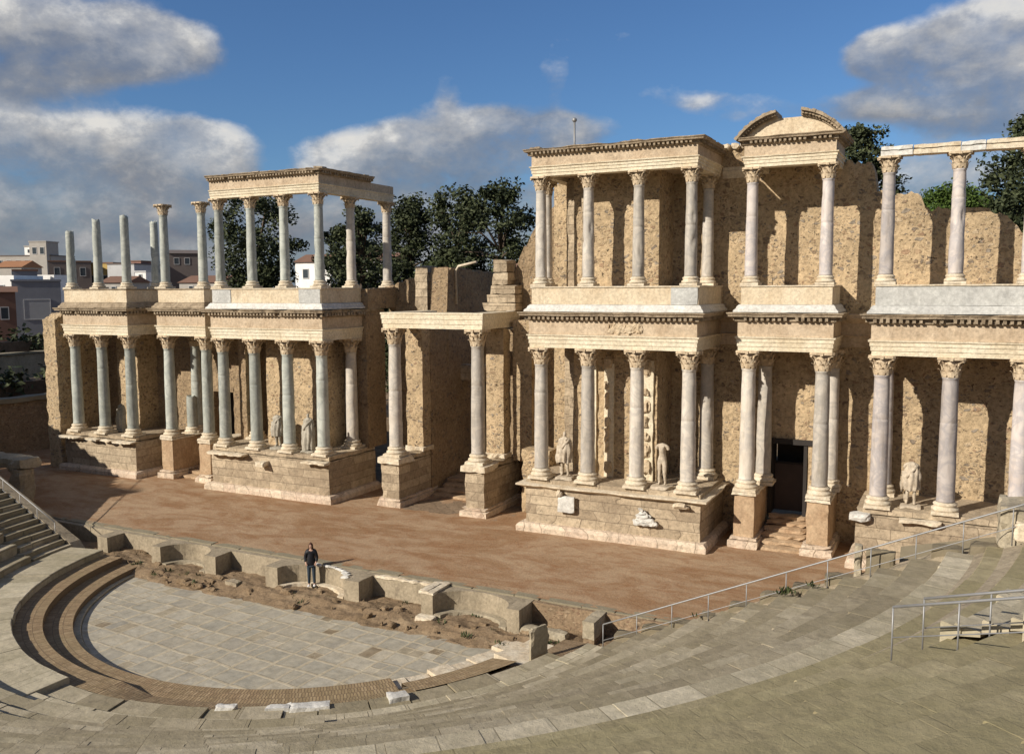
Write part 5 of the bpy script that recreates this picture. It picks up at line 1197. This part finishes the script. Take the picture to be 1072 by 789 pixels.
house('narrow salmon pink house', -77.8, 50.9, 1.5, 4, 14.2, 'wall_pink', ((.5, 1.2, .9, 1.3),), ('roof_tile', 'flat'), turn=-.62)
house('tiny white house with a dark window between broken shafts', -60.7, 36.8, 1.4, 2, 12.4, 'wall_white', ((.5, .5, .6, 1.0),), ('wall_pale', 'flat'), turn=-.62)
house('brown building between the two free-standing capped columns', -76.0, 57.6, 4.0, 4, 15.5, 'wall_brown', ((.25, 1.2, 1.1, 1.5), (.6, 1.2, 1.1, 1.5)), ('wall_brown', 'gable', 1.0))
house('low house with a red tiled roof near the broken shafts', -59.1, 31.9, 3.2, 4, 11.2, 'wall_beige', ((.5, .8, .9, .9),), ('roof_tile', 'gable', 1.3), turn=-.62)
house('low house with a red tiled roof near the free-standing capped columns', -54.8, 39.7, 5.2, 5, 11.2, 'wall_beige', ((.3, .7, .9, .9), (.7, .7, .9, .9)), ('roof_tile', 'gable', 1.5), turn=-.62)
house('distant grey building below the clouds near the broken shafts', -98.7, 74.2, 3.6, 4, 14.6, 'wall_pale', ((.3, 1.2, 1.2, 1.5), (.7, 1.2, 1.2, 1.5)), ('wall_brown', 'flat'))
house('pale house glimpsed between the trees through the colonnade', -46.9, 49.8, 5.0, 5, 13.6, 'wall_white', ((.3, 1.2, 1, 1.4), (.7, 1.2, 1, 1.4)), ('roof_tile', 'gable', 1.4), 1.4, turn=-.62)
house('pinkish pale house behind the colonnade trees', -51.1, 64.5, 10, 6, 14.2, 'wall_pale', ((.2, 1.2, 1, 1.4), (.5, 1.2, 1, 1.4), (.8, 1.2, 1, 1.4)), ('roof_tile', 'gable', 1.4), 1.3, turn=-.62)
house('white cottage seen through the gap above the gateway', -13.0, 36.5, 3.2, 4, 11.9, 'wall_white', ((.3, .5, .7, .9), (.7, .5, .7, .9)), ('roof_tile', 'gable', .9), 1.1, turn=-.62)

# lightning rod on the near block
t = thing('lightning_rod', 'thin pale mast on the roofline of the near block', 'mast', (6.0, 3.4, zT))
b = MB(); b.tube([(6.0, 3.4, 15.9), (6.0, 3.4, 17.8)], .045, 6); b.build('pole', M['iron'], t)
b = MB(); b.lathe([(.05, 17.78), (.11, 17.84), (.11, 17.92), (.03, 17.98)], 10, 6.0, 3.4); b.build('finial', M['iron'], t)

# ---------------------------------------------------------------- figures
def skin(name, joints, bones, mat, sub=2, root=0, parent=None, extra=None):
    me = bpy.data.meshes.new(name); me.from_pydata([j[:3] for j in joints], bones, [])
    o = bpy.data.objects.new(name + '_tmp', me); COL.objects.link(o)
    m = o.modifiers.new('s', 'SKIN'); m.use_smooth_shade = True
    for i, j in enumerate(joints):
        r = j[3] if isinstance(j[3], tuple) else (j[3], j[3]); me.skin_vertices[0].data[i].radius = r
        me.skin_vertices[0].data[i].use_root = (i == root)
    s = o.modifiers.new('d', 'SUBSURF'); s.levels = sub; s.render_levels = sub
    dg = bpy.context.evaluated_depsgraph_get(); dg.update()
    res = bpy.data.meshes.new_from_object(o.evaluated_get(dg)); bpy.data.objects.remove(o)
    for p in res.polygons: p.use_smooth = True
    res.name = name; res.materials.clear(); res.materials.append(mat)
    return res
def place(name, me, parent): 
    o = bpy.data.objects.new(name, me); COL.objects.link(o); o.parent = parent; return o
M['skin'] = mat_plain('skin', (.50, .31, .23), .6, 0, .06); M['jacket'] = mat_plain('black_jacket', (.012, .012, .016), .55, 0, .3); M['jeans'] = mat_plain('blue_grey_jeans', (.035, .05, .068), .85, 0, .25)
M['shoe'] = mat_plain('white_shoes', (.72, .72, .72), .6); M['hair'] = mat_plain('reddish_brown_hair', (.06, .022, .014), .5, 0, .4, 20)
pp = thing('person', 'person in a black hooded jacket and jeans standing before the niche', 'person', (.38, -8.62, -.72)); pp.rotation_euler.z = R_(32); pp.scale = (.955,) * 3
J = [(0, 0, .92, (.125, .095)), (0, .0, 1.12, (.115, .085)), (0, .01, 1.32, (.135, .092)), (0, .01, 1.43, (.085, .065)), (0, 0, 1.50, .045), (0, -.012, 1.58, (.066, .076)), (0, -.012, 1.655, (.070, .085)), (0, -.005, 1.715, (.045, .055)),
     (.155, .01, 1.40, .058), (.205, .03, 1.16, .046), (.20, -.06, .98, .036), (.175, -.10, .93, .032), (-.155, .01, 1.40, .058), (-.205, .03, 1.16, .046), (-.20, -.06, .98, .036), (-.175, -.10, .93, .032),
     (.085, 0, .84, .085), (.095, -.005, .49, .056), (.105, .02, .12, .036), (.11, -.03, .04, .035), (.115, -.13, .03, .030), (-.085, 0, .84, .085), (-.09, -.005, .49, .056), (-.10, .02, .12, .036), (-.105, -.03, .04, .035), (-.115, -.13, .03, .030)]
BN = [(0, 1), (1, 2), (2, 3), (3, 4), (4, 5), (5, 6), (6, 7), (3, 8), (8, 9), (9, 10), (10, 11), (3, 12), (12, 13), (13, 14), (14, 15), (0, 16), (16, 17), (17, 18), (18, 19), (19, 20), (0, 21), (21, 22), (22, 23), (23, 24), (24, 25)]
# fingers on each hand
for hnd, sg in ((11, 1), (15, -1)):
    hx, hy, hz = J[hnd][:3]
    for f in range(4):
        a = len(J); ln = (.050, .058, .055, .044)[f]
        J.append((hx + sg * (-.024 + .016 * f), hy - .028, hz - .028, .009)); J.append((hx + sg * (-.026 + .017 * f), hy - .026, hz - .03 - ln, .0075)); BN += [(hnd, a), (a, a + 1)]
    a = len(J); J.append((hx - sg * .034, hy - .03, hz - .012, .010)); J.append((hx - sg * .04, hy - .04, hz - .042, .008)); BN += [(hnd, a), (a, a + 1)]
body = skin('body', J, BN, M['skin'], 1); place('body', body, pp)
b = MB()
b.lathe([(.012, 0), (.02, .03)], 8)
fb = MB()
for s in (-1, 1): fb.lathe([(.001, 1.640), (.010, 1.647), (.001, 1.655)], 8, s * .028, -.083)
eyes = fb.build('eyes', M['darkdoor']); eyes.parent = pp
fb = MB(); fb.tube([(0, -.092, 1.645), (0, -.108, 1.612), (0, -.095, 1.606)], [.008, .013, .009], 6); o = fb.build('nose', M['skin']); o.parent = pp
fb = MB(); fb.tube([(-.022, -.086, 1.583), (0, -.092, 1.581), (.022, -.086, 1.583)], [.004, .006, .004], 6); o = fb.build('mouth', M['hair']); o.parent = pp
hb = MB(); prof = []
N1, N2 = 14, 18
for i in range(N1 + 1):
    tt = i / N1
    for k in range(N2):
        a = 2 * PI * k / N2
        z = 1.765 - tt * .40; r = .09 * math.sin(min(1, .08 + tt * 2.6) * PI / 2) + .03 * max(0, tt - .45)
        x, y = r * math.cos(a), r * math.sin(a) * 1.12 + .012
        if tt > .26 and math.sin(a) < -.45: y = max(y, -.045); x *= .98
        hb.v.append((x, y, z))
for i in range(N1):
    for k in range(N2):
        am = 2 * PI * (k + .5) / N2
        if i / N1 > .22 and math.sin(am) < -.55: continue
        hb.f.append([i * N2 + k, i * N2 + (k + 1) % N2, (i + 1) * N2 + (k + 1) % N2, (i + 1) * N2 + k]); hb.sm.append(True); hb.uv.append(None)
o = hb.build('hair', M['hair']); o.parent = pp
JJ = [(0, .005, .80, (.185, .135)), (0, .0, .98, (.175, .125)), (0, .005, 1.18, (.165, .12)), (0, .01, 1.34, (.165, .115)), (0, .012, 1.45, (.11, .085)), (.165, .01, 1.395, .082), (.225, .03, 1.16, .070), (.205, -.06, .985, .055), (-.165, .01, 1.395, .082), (-.225, .03, 1.16, .070), (-.205, -.06, .985, .055), (0, .06, 1.49, (.10, .06))]
JB = [(0, 1), (1, 2), (2, 3), (3, 4), (4, 5), (5, 6), (6, 7), (4, 8), (8, 9), (9, 10), (4, 11)]
place('jacket', skin('jacket', JJ, JB, M['jacket'], 2), pp)
TJ = [(0, 0, .90, (.135, .105)), (.09, 0, .82, .10), (.098, -.005, .49, .072), (.108, .02, .09, .056), (-.09, 0, .82, .10), (-.093, -.005, .49, .072), (-.103, .02, .09, .056)]
place('trousers', skin('trousers', TJ, [(0, 1), (1, 2), (2, 3), (0, 4), (4, 5), (5, 6)], M['jeans'], 2), pp)
for s in (-1, 1):
    place('shoe', skin('shoe', [(s * .108, .045, .045, (.045, .045)), (s * .11, -.05, .045, (.048, .042)), (s * .116, -.15, .032, (.046, .032))], [(0, 1), (1, 2)], M['shoe'], 2, 1), pp)

def statue(label, x, y, z, rot, H, mat='statue', head=True, robe=0.0, arms=(1, 1), short=False, scale=1.0, base=True, seed=0):
    random.seed(seed); t = thing('marble_statue', label, 'statue', (x, y, z), 'statues of the stage front'); t.rotation_euler.z = rot; s = H / 1.76; t.scale = (s, s, s)
    z0 = .10
    JT = [(0, 0, .94 + z0, (.15, .115)), (.01, 0, 1.14 + z0, (.135, .105)), (0, .0, 1.34 + z0, (.17, .115)), (0, .01, 1.46 + z0, (.10, .075)), (0, 0, 1.53 + z0, .055)]
    B_ = [(0, 1), (1, 2), (2, 3), (3, 4)]
    if head: JT += [(0, -.01, 1.62 + z0, (.075, .088)), (.0, -.005, 1.73 + z0, (.062, .072))]; B_ += [(4, 5), (5, 6)]
    def ad(*js, root):
        p = root
        for j in js: JT.append(j); B_.append((p, len(JT) - 1)); p = len(JT) - 1
    ad((.095, .0, .84 + z0, .098), (.115, -.05, .48 + z0, .068), (.12, .03, .12 + z0, .046), (.13, -.10, .05 + z0, .042), root=0)
    ad((-.095, 0, .84 + z0, .098), (-.10, -.0, .48 + z0, .066), (-.12, .09, .12 + z0, .046), (-.13, -.02, .05 + z0, .040), root=0)
    if arms[0]: ad((.19, .01, 1.42 + z0, .07), *([(.25, .04, 1.16 + z0, .052), (.22, -.10, 1.0 + z0, .042)] if arms[0] == 1 else [(.23, .02, 1.28 + z0, .055)]), root=3)
    if arms[1]: ad((-.19, .01, 1.42 + z0, .07), *([(-.25, .05, 1.16 + z0, .052), (-.16, -.14, 1.06 + z0, .042)] if arms[1] == 1 else [(-.23, .02, 1.28 + z0, .055)]), root=3)
    me = skin('statue_body', JT, B_, M[mat], 2)
    for v in me.vertices:
        q = mnoise.noise_vector(v.co * 9 + Vector((seed, 0, 0))) * .012; v.co += q
    place('statue_body', me, t)
    if robe:
        m = MB(); n1, n2 = 22, 40; zt = 1.44 + z0; zb_ = z0 + (.04 if robe > .8 else .55)
        for i in range(n1 + 1):
            tt = i / n1; zz = zt + (zb_ - zt) * tt
            for k in range(n2):
                a = 2 * PI * k / n2
                r0 = .15 + .05 * math.sin(tt * PI * .9) + .07 * tt
                fold = .034 * math.sin(a * 10 + tt * 3 + seed) * (0.3 + tt) + .022 * math.sin(a * 5 - tt * 7 + seed * 2) + .02 * math.sin(a + tt * 6)
                m.v.append(((r0 + fold) * 1.2 * math.cos(a), (r0 + fold) * .95 * math.sin(a), zz + .03 * math.sin(a * 3 + seed) * (tt > .9)))
        for i in range(n1):
            for k in range(n2):
                m.f.append([i * n2 + k, i * n2 + (k + 1) % n2, (i + 1) * n2 + (k + 1) % n2, (i + 1) * n2 + k]); m.sm.append(True); m.uv.append(None)
        o = m.build('drapery', M[mat]); o.parent = t
        m = MB(); m.tube([(.20, -.04, 1.42 + z0), (.05, -.17, 1.28 + z0), (-.14, -.17, 1.02 + z0), (-.25, -.06, .86 + z0)], [.05, .06, .06, .04], 8); m.tube([(-.25, -.02, 1.2 + z0), (-.27, -.04, .8 + z0), (-.27, -.02, .45 + z0)], [.06, .07, .05], 8)
        o = m.build('cloak_fold', M[mat]); o.parent = t
    if base:
        m = MB(); m.rough(-.34, .34, -.28, .28, 0, z0 + .02, .12, .02, seed, .03, 3); m.rough(-.22, -.06, .06, .24, z0, .62, .1, .03, seed + 1, .06, 4); o = m.build('statue_plinth', M[mat]); o.parent = t
    return t
statue('draped male statue with a head and staff arm on the near podium', 6.95, .15, zP, R_(8), 1.98, 'statue', True, .5, seed=1)
statue('headless nude statue leaning on one leg on the near podium', 11.24, .15, zP, R_(-6), 2.02, 'statue', False, 0, (2, 2), seed=2)
statue('headless tunic statue with bare legs between the purple-grey columns', 20.42, 1.05, zP, R_(4), 1.86, 'statue', False, .5, (2, 2), seed=3)
statue('armoured grey statue with no head in the darker gap of the far podium', -9.12, .45, zP, R_(10), 1.9, 'statue2', False, .5, (2, 2), seed=4)
statue('draped grey statue with a head beside the corner column of the far podium', -7.05, .35, zP, R_(10), 1.9, 'statue2', True, 1.0, seed=5)
statue('pale worn statue fragment behind the greenish columns at the far end', -21.25, 1.0, zP, R_(0), 1.75, 'statue2', False, 1.0, (0, 0), seed=6)
random.seed(5)

# ---------------------------------------------------------------- camera
cam = bpy.data.cameras.new('camera'); co = bpy.data.objects.new('camera', cam); COL.objects.link(co); sc.camera = co
yw, pt, rl = R_(26.759), R_(-5.663), R_(-0.261)
F = Vector((-math.sin(yw) * math.cos(pt), math.cos(yw) * math.cos(pt), math.sin(pt))); Rt = Vector((math.cos(yw), math.sin(yw), 0)); Up = Rt.cross(F)
R2 = Rt * math.cos(rl) + Up * math.sin(rl); U2 = -Rt * math.sin(rl) + Up * math.cos(rl)
co.matrix_world = Matrix(((R2.x, U2.x, -F.x, 21.839), (R2.y, U2.y, -F.y, -34.347), (R2.z, U2.z, -F.z, 10.39), (0, 0, 0, 1)))
cam.sensor_width = 36; cam.sensor_fit = 'HORIZONTAL'; cam.lens = 36 * 932.778 / 1072; cam.clip_end = 3000

# ---------------------------------------------------------------- light and sky
sd = Vector((0.6, 1.0, -0.63)).normalized()
sl = bpy.data.lights.new('sun', 'SUN'); sl.energy = 5.0; sl.angle = R_(.53); sl.color = (1.0, .918, .80)
so = bpy.data.objects.new('sun', sl); COL.objects.link(so); so.rotation_euler = sd.to_track_quat('-Z', 'Y').to_euler()
w = bpy.data.worlds.new('World'); sc.world = w; w.use_nodes = True; nt = w.node_tree
bg = nt.nodes['Background']
sky = nd(nt, 'ShaderNodeTexSky', sky_type='NISHITA'); sky.sun_disc = False; sky.sun_elevation = math.asin(-sd.z); sky.sun_rotation = math.atan2(-sd.x, -sd.y)
sky.air_density = 1.0; sky.dust_density = .4; sky.ozone_density = 2.0
tc = nd(nt, 'ShaderNodeTexCoord').outputs['Generated']
sp = nd(nt, 'ShaderNodeSeparateXYZ'); lk(nt, tc, sp.inputs[0])
az = math_(nt, 'MULTIPLY', math_(nt, 'ARCTAN2', sp.outputs[0], sp.outputs[1]), 57.2958)
el = math_(nt, 'MULTIPLY', math_(nt, 'ARCSINE', sp.outputs[2]), 57.2958)
def skydir(u, v):
    d = F + R2 * ((u - 536) / 932.778) + U2 * ((394.5 - v) / 932.778); d.normalize()
    return math.degrees(math.atan2(d.x, d.y)), math.degrees(math.asin(d.z))
# clouds, each given by azimuth, elevation, half-width, half-height (degrees), strength, whiteness
CLOUDS = [skydir(u, v) + (wa, we, s_, w_) for u, v, wa, we, s_, w_ in (
    (60, 25, 7.0, 2.6, 1.0, .60), (165, 55, 4.2, 1.9, .85, .62), (25, 75, 5.0, 1.6, .8, .30),
    (55, 152, 5.5, 1.7, .95, .60), (160, 150, 4.2, 2.0, 1.0, .72), (225, 160, 3.0, 1.9, .95, .72), (130, 190, 8, 1.2, .85, .22),
    (345, 168, 2.6, 1.5, 1.0, .95), (400, 162, 3.2, 1.9, .95, .72), (470, 152, 4.2, 2.7, .98, .45), (545, 134, 3.6, 1.6, .90, .45), (520, 185, 6.0, 2.2, .95, .20), (615, 135, 3.2, 1.1, .80, .50),
    (60, 232, 12, 1.8, .98, .30), (330, 225, 12, 1.9, .95, .30), (20, 200, 5, 1.2, .75, .35), (560, 235, 8, 1.6, .85, .3), (80, 282, 16, 1.5, .95, .35), (380, 280, 14, 1.6, .95, .35), (640, 270, 8, 1.6, .8, .4),
    (468, 82, 1.0, 2.0, .52, .8), (582, 68, 1.3, 2.4, .60, .8), (695, 100, 3.4, 1.0, .68, .8), (770, 112, 3.0, 1.0, .68, .7), (650, 40, 3, .5, .50, .7),
    (985, 62, 5.2, 2.2, 1.0, .50), (1055, 22, 3.6, 2.2, .95, .85), (920, 55, 2.0, 1.4, .78, .60), (1030, 110, 6, 1.6, .95, .30), (960, 188, 5, 2.0, .95, .55), (890, 112, 3.4, .9, .75, .4), (1200, 80, 8, 5, .9, .5), (-150, 100, 8, 6, .8, .5))] + [(a_z, e_z, 34, 26, 1.3, -.6) for a_z in (-178, -120, 100, 150, 182) for e_z in (22, 62)]   # unseen grey cloud deck added behind the viewer to cut sky fill
def cl_noise(vec):
    a = noise(nt, scaled(nt, vec, (1, 1, 1.7)), 5.0, 3, .5, .0); c_ = noise(nt, scaled(nt, vec, (1, 1, 1.5)), 14, 8, .62, .1)
    return math_(nt, 'ADD', math_(nt, 'MULTIPLY', a, .55), math_(nt, 'MULTIPLY', c_, .78))
nn = cl_noise(tc)
acc = None; wh = None
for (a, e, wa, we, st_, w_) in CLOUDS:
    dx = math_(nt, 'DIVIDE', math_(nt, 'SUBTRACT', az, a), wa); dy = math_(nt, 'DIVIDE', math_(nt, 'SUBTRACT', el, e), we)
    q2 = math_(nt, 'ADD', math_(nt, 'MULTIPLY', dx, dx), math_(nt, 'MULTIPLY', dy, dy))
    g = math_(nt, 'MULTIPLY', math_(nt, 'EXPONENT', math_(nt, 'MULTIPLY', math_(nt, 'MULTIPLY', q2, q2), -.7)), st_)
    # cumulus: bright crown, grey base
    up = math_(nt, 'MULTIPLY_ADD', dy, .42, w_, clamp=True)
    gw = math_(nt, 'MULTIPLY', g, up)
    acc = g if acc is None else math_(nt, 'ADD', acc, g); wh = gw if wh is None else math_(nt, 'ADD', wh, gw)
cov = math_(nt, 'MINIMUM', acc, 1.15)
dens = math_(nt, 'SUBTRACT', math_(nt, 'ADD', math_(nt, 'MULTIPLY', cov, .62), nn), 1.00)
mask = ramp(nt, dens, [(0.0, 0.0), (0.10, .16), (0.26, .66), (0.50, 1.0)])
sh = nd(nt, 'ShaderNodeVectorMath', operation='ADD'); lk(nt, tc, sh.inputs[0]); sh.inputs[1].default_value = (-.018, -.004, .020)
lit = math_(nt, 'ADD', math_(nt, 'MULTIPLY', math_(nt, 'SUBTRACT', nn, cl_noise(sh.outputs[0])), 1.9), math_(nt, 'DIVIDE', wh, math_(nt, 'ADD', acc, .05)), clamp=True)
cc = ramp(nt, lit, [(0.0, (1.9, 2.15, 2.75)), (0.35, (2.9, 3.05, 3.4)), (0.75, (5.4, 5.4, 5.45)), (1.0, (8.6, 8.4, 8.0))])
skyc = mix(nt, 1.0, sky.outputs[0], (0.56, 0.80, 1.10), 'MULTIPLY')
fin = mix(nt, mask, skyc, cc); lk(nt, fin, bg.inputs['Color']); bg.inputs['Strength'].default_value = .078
sc.view_settings.view_transform = 'Standard'; sc.view_settings.look = 'None'; sc.view_settings.exposure = 0.14; sc.view_settings.gamma = 1
